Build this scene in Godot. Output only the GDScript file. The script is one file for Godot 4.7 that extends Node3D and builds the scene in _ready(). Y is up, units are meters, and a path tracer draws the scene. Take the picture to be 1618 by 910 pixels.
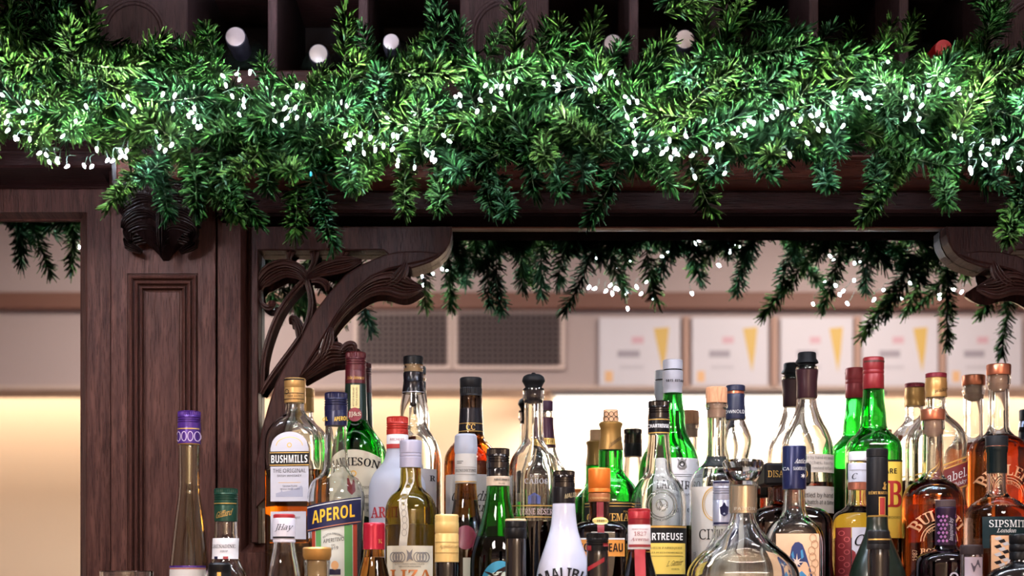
extends Node3D
# A back bar with mirrors, dressed with a lit pine garland, bottles standing on stepped shelves in front.
# Metres, y up. The mirror lies in the plane z = 0, the camera stands D in front of it at height H.
const D := 2.4
const F := 2574.0
const CX := 768.0
const CY := 925.0
const H := 1.25
const TIER := [1.238, 1.16, 1.05]     # heights of the three bottle steps

var rng := RandomNumberGenerator.new()
var mats := {}
var fonts := {}
var used := {}

func S(z: float) -> float:
	return (D - z) / F

func P(x: float, y: float, z: float) -> Vector3:
	var s := (D - z) / F
	return Vector3((x - CX) * s, H + (CY - y) * s, z)

func c8(r: float, g: float, b: float, a := 1.0) -> Color:
	return Color(r / 255.0, g / 255.0, b / 255.0, a)

# ---------- mesh collector: faces are given counter-clockwise seen from outside ----------
class MB:
	var st := SurfaceTool.new()
	var n := 0
	func _init():
		st.begin(Mesh.PRIMITIVE_TRIANGLES)
	func tri(a: Vector3, b: Vector3, c: Vector3, g := 0):
		st.set_smooth_group(g)
		st.add_vertex(a)
		st.set_smooth_group(g)
		st.add_vertex(c)
		st.set_smooth_group(g)
		st.add_vertex(b)
		n += 1
	func quad(a: Vector3, b: Vector3, c: Vector3, d: Vector3, g := 0):
		tri(a, b, c, g)
		tri(a, c, d, g)
	func flat(a: Vector3, b: Vector3, c: Vector3, d: Vector3):
		quad(a, b, c, d, -1)
	func done() -> ArrayMesh:
		st.generate_normals()
		return st.commit()

func mesh_part(called: String, mb, m: Material, parent: Node3D) -> MeshInstance3D:
	var o := MeshInstance3D.new()
	o.name = numbered(called, parent)
	o.mesh = mb.done() if mb is MB else mb
	o.material_override = m
	parent.add_child(o, true)
	return o

func numbered(called: String, parent: Node) -> String:
	var key := str(parent.get_instance_id()) + called
	var k: int = used.get(key, 0)
	used[key] = k + 1
	return called if k == 0 else "%s_%03d" % [called, k]

func thing(called: String, label: String, category: String, at := Vector3.ZERO, group := "") -> Node3D:
	var o := Node3D.new()
	o.name = numbered(called, self)
	o.position = at
	add_child(o, true)
	o.set_meta("label", label)
	o.set_meta("category", category)
	if group:
		o.set_meta("group", group)
	return o

func struct(called: String, mb, m: Material, label := "", category := "") -> MeshInstance3D:
	var o := mesh_part(called, mb, m, self)
	o.set_meta("kind", "structure")
	if label:
		o.set_meta("label", label)
		o.set_meta("category", category)
	return o

# ---------- materials ----------
func mat(col: Color, rough := 0.5, metal := 0.0, coat := 0.0) -> StandardMaterial3D:
	var key := "%s/%.2f/%.2f/%.2f" % [col.to_html(), rough, metal, coat]
	if mats.has(key):
		return mats[key]
	var m := StandardMaterial3D.new()
	m.albedo_color = col
	m.roughness = rough
	m.metallic = metal
	if maxf(col.r, maxf(col.g, col.b)) < 0.2 and metal < 0.05 and coat == 0.0:
		m.metallic_specular = 0.3
	if coat > 0.0:
		m.clearcoat_enabled = true
		m.clearcoat = coat
		m.clearcoat_roughness = 0.12
	mats[key] = m
	return m

func glass(col: Color, rough := 0.0, ior := 0.05, alpha := 0.0) -> StandardMaterial3D:
	var key := "g%s/%.2f/%.3f/%.2f" % [col.to_html(), rough, ior, alpha]
	if mats.has(key):
		return mats[key]
	var m := StandardMaterial3D.new()
	m.albedo_color = Color(col.r, col.g, col.b, alpha)
	m.roughness = rough
	m.refraction_enabled = true
	m.refraction_scale = ior
	m.transparency = BaseMaterial3D.TRANSPARENCY_ALPHA
	mats[key] = m
	return m

func glow(col: Color, energy: float) -> StandardMaterial3D:
	var m := StandardMaterial3D.new()
	m.albedo_color = c8(240, 240, 240)
	m.emission_enabled = true
	m.emission = col
	m.emission_energy_multiplier = energy
	return m

var noises := {}

func noise_image(w: int, h: int, seed_: int, freq: float, sx: float, sy: float, octaves := 4) -> Image:
	if noises.has(seed_):
		return noises[seed_]
	var f := FastNoiseLite.new()
	f.seed = seed_
	f.noise_type = FastNoiseLite.TYPE_SIMPLEX_SMOOTH
	f.frequency = freq
	f.fractal_octaves = octaves
	var im := Image.create(w, h, false, Image.FORMAT_RGB8)
	for y in h:
		for x in w:
			# blend over the border so that the picture repeats without a seam
			var u := float(x) / w
			var v := float(y) / h
			var a := f.get_noise_2d(x * sx, y * sy)
			var b := f.get_noise_2d((x - w) * sx, y * sy)
			var c := f.get_noise_2d(x * sx, (y - h) * sy)
			var d := f.get_noise_2d((x - w) * sx, (y - h) * sy)
			var k := lerpf(lerpf(a, b, u), lerpf(c, d, u), v) * 0.5 + 0.5
			im.set_pixel(x, y, Color(k, k, k))
	noises[seed_] = im
	return im

func wood(called: String, dark: Color, light: Color, vertical: bool, rough := 0.42, coat := 0.35) -> StandardMaterial3D:
	var w := 320
	var big := noise_image(w, w, 3 if vertical else 5, 0.012, 4.0 if vertical else 0.35, 0.35 if vertical else 4.0, 4)
	var fine := noise_image(w, w, 11 if vertical else 13, 0.05, 6.0 if vertical else 0.28, 0.28 if vertical else 6.0, 3)
	var im := Image.create(w, w, false, Image.FORMAT_RGB8)
	var hm := Image.create(w, w, false, Image.FORMAT_RGB8)
	for y in w:
		for x in w:
			var a := big.get_pixel(x, y).r
			var b := fine.get_pixel(x, y).r
			var pore := smoothstep(0.53, 0.66, b)
			var t := clampf((a - 0.3) * 1.9, 0.0, 1.0)
			var col := dark.lerp(light, t * 0.8 + 0.2 * b)
			col = col.lerp(dark * 0.5, pore * 0.5)
			im.set_pixel(x, y, col)
			var hgt := 1.0 - pore * 0.8 - b * 0.15
			hm.set_pixel(x, y, Color(hgt, hgt, hgt))
	var m := StandardMaterial3D.new()
	m.resource_name = called
	m.albedo_texture = ImageTexture.create_from_image(im)
	m.roughness = rough
	m.metallic_specular = 0.24
	m.uv1_triplanar = true
	m.uv1_world_triplanar = true
	m.uv1_scale = Vector3(5.5, 5.5, 5.5)
	m.heightmap_enabled = true
	m.heightmap_texture = ImageTexture.create_from_image(hm)
	m.heightmap_scale = 0.04
	if coat > 0.0:
		m.clearcoat_enabled = true
		m.clearcoat = coat
		m.clearcoat_roughness = 0.2
	return m

# ---------- shape helpers ----------
func bx(mb: MB, lo: Vector3, hi: Vector3, e := 0.0):
	# a box with chamfered edges
	e = minf(e, 0.45 * minf(hi.x - lo.x, minf(hi.y - lo.y, hi.z - lo.z)))
	var ctr := (lo + hi) * 0.5
	var hs := (hi - lo) * 0.5
	for ax in 3:
		for s in [-1.0, 1.0]:
			var b := (ax + 1) % 3
			var c := (ax + 2) % 3
			var v := []
			for q in [[-1, -1], [1, -1], [1, 1], [-1, 1]]:
				var p := ctr
				p[ax] += s * hs[ax]
				p[b] += q[0] * (hs[b] - e)
				p[c] += q[1] * (hs[c] - e)
				v.append(p)
			if s > 0:
				mb.flat(v[0], v[1], v[2], v[3])
			else:
				mb.flat(v[3], v[2], v[1], v[0])
	if e <= 0.0:
		return
	for ax in 3:
		var b := (ax + 1) % 3
		var c := (ax + 2) % 3
		for s in [-1.0, 1.0]:
			for t in [-1.0, 1.0]:
				var p1 := ctr
				p1[b] += s * hs[b]
				p1[c] += t * (hs[c] - e)
				var p2 := ctr
				p2[b] += s * (hs[b] - e)
				p2[c] += t * hs[c]
				var d := Vector3.ZERO
				d[ax] = hs[ax] - e
				if s * t > 0:
					mb.flat(p1 - d, p1 + d, p2 + d, p2 - d)
				else:
					mb.flat(p1 + d, p1 - d, p2 - d, p2 + d)
	for sx in [-1.0, 1.0]:
		for sy in [-1.0, 1.0]:
			for sz in [-1.0, 1.0]:
				var k := Vector3(sx, sy, sz)
				var a := ctr + Vector3(sx * hs.x, sy * (hs.y - e), sz * (hs.z - e))
				var b := ctr + Vector3(sx * (hs.x - e), sy * hs.y, sz * (hs.z - e))
				var c := ctr + Vector3(sx * (hs.x - e), sy * (hs.y - e), sz * hs.z)
				if k.x * k.y * k.z > 0:
					mb.tri(a, b, c, -1)
				else:
					mb.tri(a, c, b, -1)

func bxp(mb: MB, x0: float, y0: float, x1: float, y1: float, zf: float, zb: float, e := 0.0015):
	# a board whose front, at depth zf, spans that rectangle
	var a := P(x0, y1, zf)
	var b := P(x1, y0, zf)
	bx(mb, Vector3(a.x, a.y, zb), Vector3(b.x, b.y, zf), e)

func box_mesh(lo: Vector3, hi: Vector3, e := 0.0) -> MB:
	var mb := MB.new()
	bx(mb, lo, hi, e)
	return mb

func loops(mb: MB, ls: Array, cap_last := true):
	# nested rectangles [x0, y0, x1, y1, z], joined from the outer to the inner
	var rows := []
	for l in ls:
		rows.append([P(l[0], l[3], l[4]), P(l[2], l[3], l[4]), P(l[2], l[1], l[4]), P(l[0], l[1], l[4])])
	for i in rows.size() - 1:
		for k in 4:
			var k2 := (k + 1) % 4
			mb.flat(rows[i][k], rows[i][k2], rows[i + 1][k2], rows[i + 1][k])
	if cap_last:
		var r = rows[-1]
		mb.flat(r[0], r[1], r[2], r[3])

func tube(mb: MB, pts: PackedVector3Array, radii, sides := 8, g := 0):
	var n := pts.size()
	var rows := []
	var side := Vector3.ZERO
	for i in n:
		var t: Vector3 = (pts[mini(i + 1, n - 1)] - pts[maxi(i - 1, 0)]).normalized()
		if side == Vector3.ZERO:
			side = t.cross(Vector3(0.31, 0.4, 0.86)).normalized()
		side = (side - t * side.dot(t)).normalized()
		var up := t.cross(side)
		var r: float = radii[i] if radii is Array else radii
		var row := PackedVector3Array()
		for k in sides:
			var a := TAU * k / sides
			row.append(pts[i] + (side * cos(a) + up * sin(a)) * r)
		rows.append(row)
	for i in n - 1:
		for k in sides:
			var k2 := (k + 1) % sides
			mb.quad(rows[i][k], rows[i][k2], rows[i + 1][k2], rows[i + 1][k], g)
	for k in range(1, sides - 1):
		mb.tri(rows[0][0], rows[0][k + 1], rows[0][k], g + 1)
		mb.tri(rows[n - 1][0], rows[n - 1][k], rows[n - 1][k + 1], g + 1)

func spline(pts: Array, n: int) -> Array:
	# Catmull-Rom through the points, of any kind that can be scaled and added
	var out := []
	var m := pts.size() - 1
	for i in n + 1:
		var t := float(i) / n * m
		var k := mini(int(t), m - 1)
		var u := t - k
		var p0 = pts[maxi(k - 1, 0)]
		var p1 = pts[k]
		var p2 = pts[k + 1]
		var p3 = pts[mini(k + 2, m)]
		out.append((p1 * 2.0 + (p2 - p0) * u + (p0 * 2.0 - p1 * 5.0 + p2 * 4.0 - p3) * u * u + (p1 * 3.0 - p0 - p2 * 3.0 + p3) * u * u * u) * 0.5)
	return out

func carve(mb: MB, pts: Array, widths: Array, ridges: float, z0: float, hgt: float, mirror_x := 0.0, n := 28):
	# a carved, ridged band along a spine: pts Vector2, widths half-widths
	var sp := spline(pts, n)
	var ws := spline(widths, n)
	var cols := int(ridges * 6) + 6
	var rows := []
	for i in n + 1:
		var t: Vector2 = (sp[mini(i + 1, n)] - sp[maxi(i - 1, 0)]).normalized()
		var nn := Vector2(-t.y, t.x)
		var row := PackedVector3Array()
		var w: float = maxf(ws[i], 0.3)
		for k in cols + 1:
			var u := float(k) / cols * 2.0 - 1.0
			var q: Vector2 = sp[i] + nn * u * w
			if mirror_x > 0.0:
				q.x = 2.0 * mirror_x - q.x
			var dome := sqrt(maxf(0.0, 1.0 - u * u))
			var zz := hgt * minf(1.0, w / 7.0) * dome * (0.68 + 0.32 * cos(u * ridges * PI * 2.0))
			row.append(P(q.x, q.y, z0) + Vector3(0, 0, zz))
		rows.append(row)
	var flip := mirror_x > 0.0
	for i in n:
		for k in cols:
			if flip:
				mb.quad(rows[i][k], rows[i][k + 1], rows[i + 1][k + 1], rows[i + 1][k])
			else:
				mb.quad(rows[i][k + 1], rows[i][k], rows[i + 1][k], rows[i + 1][k + 1])
		var a: Vector3 = rows[i][0]
		var b: Vector3 = rows[i][cols]
		var c: Vector3 = rows[i + 1][cols]
		var d: Vector3 = rows[i + 1][0]
		if flip:
			mb.flat(b, a, d, c)
		else:
			mb.flat(a, b, c, d)

func extrude(mb: MB, poly: Array, zf: float, zb: float, e := 2.0, mirror_x := 0.0):
	# a board sawn to an outline (Vector2 in any order), its front edge chamfered by e
	var p := PackedVector2Array()
	for q in poly:
		p.append(Vector2(2.0 * mirror_x - q.x, q.y) if mirror_x > 0.0 else q)
	if not Geometry2D.is_polygon_clockwise(p):
		p.reverse()
	var n := p.size()
	var inner := PackedVector2Array()
	for i in n:
		var d1 := (p[i] - p[(i + n - 1) % n]).normalized()
		var d2 := (p[(i + 1) % n] - p[i]).normalized()
		var nn := (Vector2(-d1.y, d1.x) + Vector2(-d2.y, d2.x)).normalized()
		inner.append(p[i] + nn * e)
	if Geometry2D.triangulate_polygon(inner).is_empty() or absf(area(inner)) > absf(area(p)):
		for i in n:
			inner[i] = p[i] * 2.0 - inner[i]
	var s := S(zf)
	var ez := e * s
	var tris := Geometry2D.triangulate_polygon(inner)
	for i in range(0, tris.size(), 3):
		var a := P(inner[tris[i]].x, inner[tris[i]].y, zf)
		var b := P(inner[tris[i + 1]].x, inner[tris[i + 1]].y, zf)
		var c := P(inner[tris[i + 2]].x, inner[tris[i + 2]].y, zf)
		if (b - a).cross(c - a).z > 0:
			mb.tri(a, b, c, -1)
		else:
			mb.tri(a, c, b, -1)
	for i in n:
		var j := (i + 1) % n
		var f1 := P(inner[i].x, inner[i].y, zf)
		var f2 := P(inner[j].x, inner[j].y, zf)
		var o1 := P(p[i].x, p[i].y, zf) - Vector3(0, 0, ez)
		var o2 := P(p[j].x, p[j].y, zf) - Vector3(0, 0, ez)
		var b1 := Vector3(o1.x, o1.y, zb)
		var b2 := Vector3(o2.x, o2.y, zb)
		var outwards := Vector3(o1.x - f1.x + o2.x - f2.x, o1.y - f1.y + o2.y - f2.y, 0)
		if (o2 - o1).cross(f2 - o1).dot(outwards + Vector3(0, 0, 0.0001)) > 0:
			mb.flat(o1, o2, f2, f1)
			mb.flat(b1, b2, o2, o1)
		else:
			mb.flat(o2, o1, f1, f2)
			mb.flat(b2, b1, o1, o2)

func area(p: PackedVector2Array) -> float:
	var a := 0.0
	for i in p.size():
		a += p[i].cross(p[(i + 1) % p.size()])
	return a * 0.5

func lathe(mb: MB, prof: Array, seg := 40, sq := 2.0, dep := 1.0, r_round := 0.0, r_square := 1.0, knurl := [], at := Vector3.ZERO):
	# turns a profile of Vector2(radius, height), bottom to top on the outside; sq > 2 squares the wide rows
	var rows := []
	for q in prof:
		var t := smoothstep(r_round, r_square, q.x)
		var n := lerpf(2.0, sq, t)
		var dd := lerpf(1.0, dep, t)
		var row := PackedVector3Array()
		for k in seg:
			var a := TAU * k / seg
			var cs := cos(a)
			var sn := sin(a)
			var rr: float = q.x
			if n > 2.01:
				rr *= pow(pow(absf(cs), n) + pow(absf(sn), n), -1.0 / n)
			if knurl and q.y > knurl[0] and q.y < knurl[1]:
				rr -= knurl[2] * (k % 2)
			row.append(at + Vector3(rr * sn, q.y, rr * cs * dd))
		rows.append(row)
	var g := 1
	for i in rows.size() - 1:
		if i > 0:
			var d1: Vector2 = prof[i] - prof[i - 1]
			var d2: Vector2 = prof[i + 1] - prof[i]
			if absf(d1.angle_to(d2)) > 0.6:
				g += 1
		var lo_pole: bool = prof[i].x < 1e-6
		var hi_pole: bool = prof[i + 1].x < 1e-6
		var gg := g
		if knurl and prof[i].y > knurl[0] and prof[i + 1].y < knurl[1] and prof[i].x > 0.003:
			gg = -1
		for k in seg:
			var k2 := (k + 1) % seg
			if lo_pole and hi_pole:
				continue
			elif lo_pole:
				mb.tri(rows[i][k], rows[i + 1][k2], rows[i + 1][k], gg)
			elif hi_pole:
				mb.tri(rows[i][k], rows[i][k2], rows[i + 1][k], gg)
			else:
				mb.quad(rows[i][k], rows[i][k2], rows[i + 1][k2], rows[i + 1][k], gg)

# ---------- bottles ----------
var br: Node3D            # the bottle being built
var bx0 := 0.0            # its axis and top-view depth
var bz := 0.0
var bprof := []           # outer profile, local metres, bottom to top
var bcaps := []           # profiles of what is turned round the neck
var bsq := 2.0
var bdep := 1.0
var bneck := 0.0
var bbody := 1.0
const SEG := 56

func ly(y: float, z: float) -> float:
	return H + (CY - y) * S(z) - br.position.y

func bottle(called: String, label: String, cx: float, z: float, tier: int, pts: Array, gm: Material, o := {}):
	# pts: Vector2(half-width, height) in picture units from the mouth down; it goes on straight to the step it stands on
	var s := S(z)
	bx0 = cx
	bz = z
	bcaps = []
	bsq = o.get("sq", 2.0)
	bdep = o.get("dep", 1.0)
	br = thing(called, label, o.get("cat", "bottle"), Vector3((cx - CX) * s, TIER[tier], z), o.get("group", ""))
	br.rotation.y = deg_to_rad(o.get("turn", 0.0))
	var down := []
	for q in pts:
		down.append(Vector2(q.x * s, ly(q.y, z)))
	if o.get("smooth", true):
		down = smooth_profile(down)
	bneck = down[0].x * 1.15
	bbody = 0.0
	for q in down:
		bbody = maxf(bbody, q.x)
	var last: Vector2 = down[-1]
	if last.y > 0.03:
		down.append(Vector2(last.x, 0.006))
	down.append(Vector2(last.x - 0.004, 0.0))
	bprof = down.duplicate()
	bprof.reverse()
	var wall: float = o.get("wall", 0.0032)
	var solid: bool = o.get("solid", false)
	var fill: float = ly(o.fill, z) if o.has("fill") else -1.0
	var mb := MB.new()
	var path := []
	if solid:
		path.append(Vector2(0, 0))
		path.append_array(bprof)
		path.append(Vector2(0, bprof[-1].y))
		lathe(mb, path, SEG, bsq, bdep, bneck, bbody)
		mesh_part(o.get("part", "glass"), mb, gm, br)
		return
	var lowest := maxf(fill, 0.0)
	var outer := []
	var inner := []
	for q in bprof:
		if q.y > lowest + 0.0005:
			outer.append(q)
			if q.y > maxf(lowest, 0.012) + 0.0005:
				inner.append(Vector2(maxf(q.x - wall, 0.002), q.y))
	if fill > 0.0:
		outer.push_front(Vector2(rad(fill), fill))
		inner.push_front(Vector2(rad(fill) - wall, fill))
	else:
		outer.push_front(Vector2(bprof[0].x, 0))
		outer.push_front(Vector2(0, 0))
		inner.push_front(Vector2(inner[0].x - 0.003, 0.012))
		inner.push_front(Vector2(0, 0.012))
	inner.reverse()
	path.append_array(outer)
	path.append_array(inner)
	if fill > 0.0:
		path.append(outer[0])
	lathe(mb, path, SEG, bsq, bdep, bneck, bbody)
	mesh_part("glass", mb, gm, br)
	if fill > 0.0:
		var lq := MB.new()
		var lp := [Vector2(0, 0)]
		for q in bprof:
			if q.y < fill - 0.001:
				lp.append(q)
		lp.append(Vector2(rad(fill), fill - 0.0004))
		lp.append(Vector2(0, fill - 0.0004))
		lathe(lq, lp, SEG, bsq, bdep, bneck, bbody)
		mesh_part("liquid", lq, o.liquid, br)

func smooth_profile(p: Array) -> Array:
	if p.size() < 3:
		return p
	var out := []
	var m := p.size() - 1
	for k in m:
		var p1: Vector2 = p[k]
		var p2: Vector2 = p[k + 1]
		var m1: Vector2 = (p2 - p[maxi(k - 1, 0)]) * 0.5
		var m2: Vector2 = (p[mini(k + 2, m)] - p1) * 0.5
		var lim := (p2 - p1).length() * 1.1
		m1 = m1.limit_length(lim)
		m2 = m2.limit_length(lim)
		var steps := clampi(int((p2 - p1).length() / 0.003), 1, 6)
		for i in steps:
			var t := float(i) / steps
			var h1 := 2 * t * t * t - 3 * t * t + 1
			var h2 := -2 * t * t * t + 3 * t * t
			var h3 := t * t * t - 2 * t * t + t
			var h4 := t * t * t - t * t
			out.append(p1 * h1 + p2 * h2 + m1 * h3 + m2 * h4)
	out.append(p[m])
	return out

func rad_of(prof: Array, y: float) -> float:
	for i in prof.size() - 1:
		var a: Vector2 = prof[i]
		var b: Vector2 = prof[i + 1]
		if y >= a.y and y <= b.y:
			return lerpf(a.x, b.x, (y - a.y) / maxf(b.y - a.y, 1e-6))
	return 0.0

func rad(y: float) -> float:
	var r := rad_of(bprof, y)
	for c in bcaps:
		r = maxf(r, rad_of(c, y))
	if r <= 0.0:
		r = bprof[-1].x if y > bprof[-1].y else bprof[0].x
	return r

func turned(called: String, pts: Array, m: Material, o := {}) -> MeshInstance3D:
	# a cap, stopper, collar or foil round the bottle's axis: Vector2(half-width, height) from the top down
	var s := S(bz)
	var path := [Vector2(0, ly(pts[-1].y, bz))]
	for i in range(pts.size() - 1, -1, -1):
		path.append(Vector2(pts[i].x * s, ly(pts[i].y, bz)))
	bcaps.append(path.slice(1))
	var top: Vector2 = path[-1]
	# soften the top edge
	path[-1] = Vector2(top.x, top.y - 0.0008)
	path.append(Vector2(top.x - 0.0008, top.y))
	path.append(Vector2(0, top.y))
	var kn := []
	if o.has("knurl"):
		kn = [ly(o.knurl[1], bz), ly(o.knurl[0], bz), o.get("depth", 0.0005)]
	var mb := MB.new()
	lathe(mb, path, 72 if kn else 40, 2.0, o.get("dep", 1.0), 0.0, 1.0, kn)
	return mesh_part(called, mb, m, o.get("on", br))

func screw_cap(x: float, y0: float, y1: float, m: Material, rings := true) -> MeshInstance3D:
	# an aluminium cap with a knurled top and pressed rings
	var h := y1 - y0
	var p := [Vector2(x - 0.4, y0)]
	if rings:
		for k in 3:
			var yy := y0 + h * (0.42 + 0.13 * k)
			p.append_array([Vector2(x, yy - h * 0.035), Vector2(x - 1.3, yy - h * 0.01), Vector2(x - 1.3, yy + h * 0.01), Vector2(x, yy + h * 0.035)])
	p.append(Vector2(x, y1))
	var pp := []
	for k in 8:
		pp.append(Vector2(x - 0.2, y0 + 1 + h * 0.3 * k / 8.0))
	p = [p[0]] + pp + p.slice(1)
	return turned("cap", p, m, {"knurl": [y0 + 1.5, y0 + h * 0.3], "depth": 0.0007})

func on_body(x: float, y: float, off: float) -> Vector3:
	# a point on the bottle's front, x from its axis, both in picture units
	var yl := ly(y, bz)
	var r := rad(yl)
	var s := S(bz + r * bdep)
	yl = ly(y, bz + r * bdep)
	r = rad(yl)
	var t := smoothstep(bneck, bbody, r)
	var n := lerpf(2.0, bsq, t)
	var dd := lerpf(1.0, bdep, t)
	var xx := x * s
	var rr := r + off
	return Vector3(xx, yl, dd * pow(maxf(pow(rr, n) - pow(absf(xx), n), 0.0), 1.0 / n) if absf(xx) < rr else 0.0)

func sticker(called: String, x0: float, x1: float, y0: float, y1: float, m: Material, o := {}) -> MeshInstance3D:
	# a label: arch raises its top, slope tilts it, oval rounds it
	var mb := MB.new()
	var nx: int = o.get("nx", 20)
	var ny: int = o.get("ny", 8)
	var off: float = o.get("off", 0.0004)
	var rows := []
	for j in ny + 1:
		var row := PackedVector3Array()
		for i in nx + 1:
			var u := float(i) / nx * 2.0 - 1.0
			if o.has("oval"):
				u = sin(u * PI / 2)
			var a := y0
			var b := y1
			if o.has("arch"):
				a += o.arch * (1.0 - sqrt(maxf(0.0, 1.0 - u * u)))
			if o.has("oval"):
				var mid := (y0 + y1) / 2
				var hh := (y1 - y0) / 2 * sqrt(maxf(0.0, 1.0 - u * u))
				a = mid - hh
				b = mid + hh
			if o.has("curve"):
				a -= o.curve * (1.0 - u * u)
				b -= o.curve * (1.0 - u * u)
			var x := lerpf(x0, x1, u * 0.5 + 0.5)
			var y = lerpf(b, a, float(j) / ny) + o.get("slope", 0.0) * x
			row.append(on_body(x, y, off))
		rows.append(row)
	for j in ny:
		for i in nx:
			mb.quad(rows[j][i], rows[j][i + 1], rows[j + 1][i + 1], rows[j + 1][i])
	return mesh_part(called, mb, m, o.get("on", br))

func shape_print(called: String, pts: Array, m: Material, on: Node3D, off := 0.0008):
	# a printed mark cut to an outline
	var p := PackedVector2Array(pts)
	var tris := Geometry2D.triangulate_polygon(p)
	var mb := MB.new()
	for i in range(0, tris.size(), 3):
		var v := []
		for k in 3:
			v.append(on_body(p[tris[i + k]].x, p[tris[i + k]].y, off))
		if (v[1] - v[0]).cross(v[2] - v[0]).z > 0:
			mb.tri(v[0], v[1], v[2])
		else:
			mb.tri(v[0], v[2], v[1])
	return mesh_part(called, mb, m, on)

func ring_print(x: float, y: float, r: float, w: float, m: Material, on: Node3D, ry := 0.0):
	var mb := MB.new()
	ry = ry if ry > 0.0 else r
	var n := 28
	for k in n:
		var a := TAU * k / n
		var b := TAU * (k + 1) / n
		mb.quad(on_body(x + r * cos(b), y + ry * sin(b), 0.0009), on_body(x + r * cos(a), y + ry * sin(a), 0.0009), on_body(x + (r - w) * cos(a), y + (ry - w) * sin(a), 0.0009), on_body(x + (r - w) * cos(b), y + (ry - w) * sin(b), 0.0009))
	return mesh_part("printed_ring", mb, m, on)

func font(kind: String) -> SystemFont:
	if not fonts.has(kind):
		var f := SystemFont.new()
		f.font_names = PackedStringArray(["Droid Serif" if kind.begins_with("serif") else "Droid Sans"])
		f.font_weight = 700 if kind.ends_with("bold") else 400
		fonts[kind] = f
	return fonts[kind]

func letters(words: String, kind := "sans") -> Array:
	var t := TextMesh.new()
	t.text = words
	t.font = font(kind)
	t.font_size = 48
	t.pixel_size = 1.0 / (48.0 * 0.714)      # capitals one unit high
	t.depth = 0.0
	t.curve_step = 2.0
	var arr := t.get_mesh_arrays()
	return arr

func lettering(words: String, x: float, y: float, high: float, m: Material, on: Node3D, o := {}):
	# words on the bottle's front, capitals high units tall, x and y their middle; wide stretches, slope tilts, bend arches, lean slants, turn stands them on end
	var arr := letters(words, o.get("font", "sans"))
	var v: PackedVector3Array = arr[Mesh.ARRAY_VERTEX]
	var idx = arr[Mesh.ARRAY_INDEX]
	if v.is_empty():
		return
	var lo := v[0]
	var hi := v[0]
	for p in v:
		lo = lo.min(p)
		hi = hi.max(p)
	var mid := (lo.x + hi.x) / 2
	var k: float = o.get("wide", 1.0)
	if o.has("width"):
		k = o.width / ((hi.x - lo.x) * high)
	var pts := PackedVector3Array()
	var base := 0.0
	for p in v:
		var a = (p.x - mid) * high * k + p.y * high * o.get("lean", 0.0)
		var b = -(p.y - o.get("foot", 0.5) ) * high
		if words.length() > 0:
			b = -(p.y + high_mid(v)) * high
		if o.has("bend"):
			var rr: float = o.bend
			var th = a / rr
			var r2 = rr - b
			a = r2 * sin(th)
			b = rr - r2 * cos(th)
		if o.get("turn", false):
			var tmp = a
			a = b
			b = -tmp
		b += a * o.get("slope", 0.0)
		pts.append(on_body(x + a, y + b, o.get("off", 0.0009)))
	var mb := MB.new()
	var list: PackedInt32Array = idx if idx != null else PackedInt32Array(range(v.size()))
	for i in range(0, list.size(), 3):
		var a := pts[list[i]]
		var b := pts[list[i + 1]]
		var c := pts[list[i + 2]]
		if (b - a).cross(c - a).length_squared() < 1e-18:
			continue
		if (b - a).cross(c - a).z > 0:
			mb.tri(a, b, c)
		else:
			mb.tri(a, c, b)
	return mesh_part("lettering", mb, m, on)

func high_mid(v: PackedVector3Array) -> float:
	# moves text so that its middle height is at 0
	var lo := 1e9
	var hi := -1e9
	for p in v:
		lo = minf(lo, p.y)
		hi = maxf(hi, p.y)
	return -(lo + hi) / 2

func strip(called: String, x0: float, x1: float, y0: float, y1: float, m: Material, on: Node3D, o := {}):
	var oo := o.duplicate()
	oo["on"] = on
	oo["off"] = o.get("off", 0.0007)
	oo["ny"] = o.get("ny", 2)
	oo["nx"] = o.get("nx", 14)
	return sticker(called, x0, x1, y0, y1, m, oo)

func V(x: float, y: float) -> Vector2:
	return Vector2(x, y)

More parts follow.
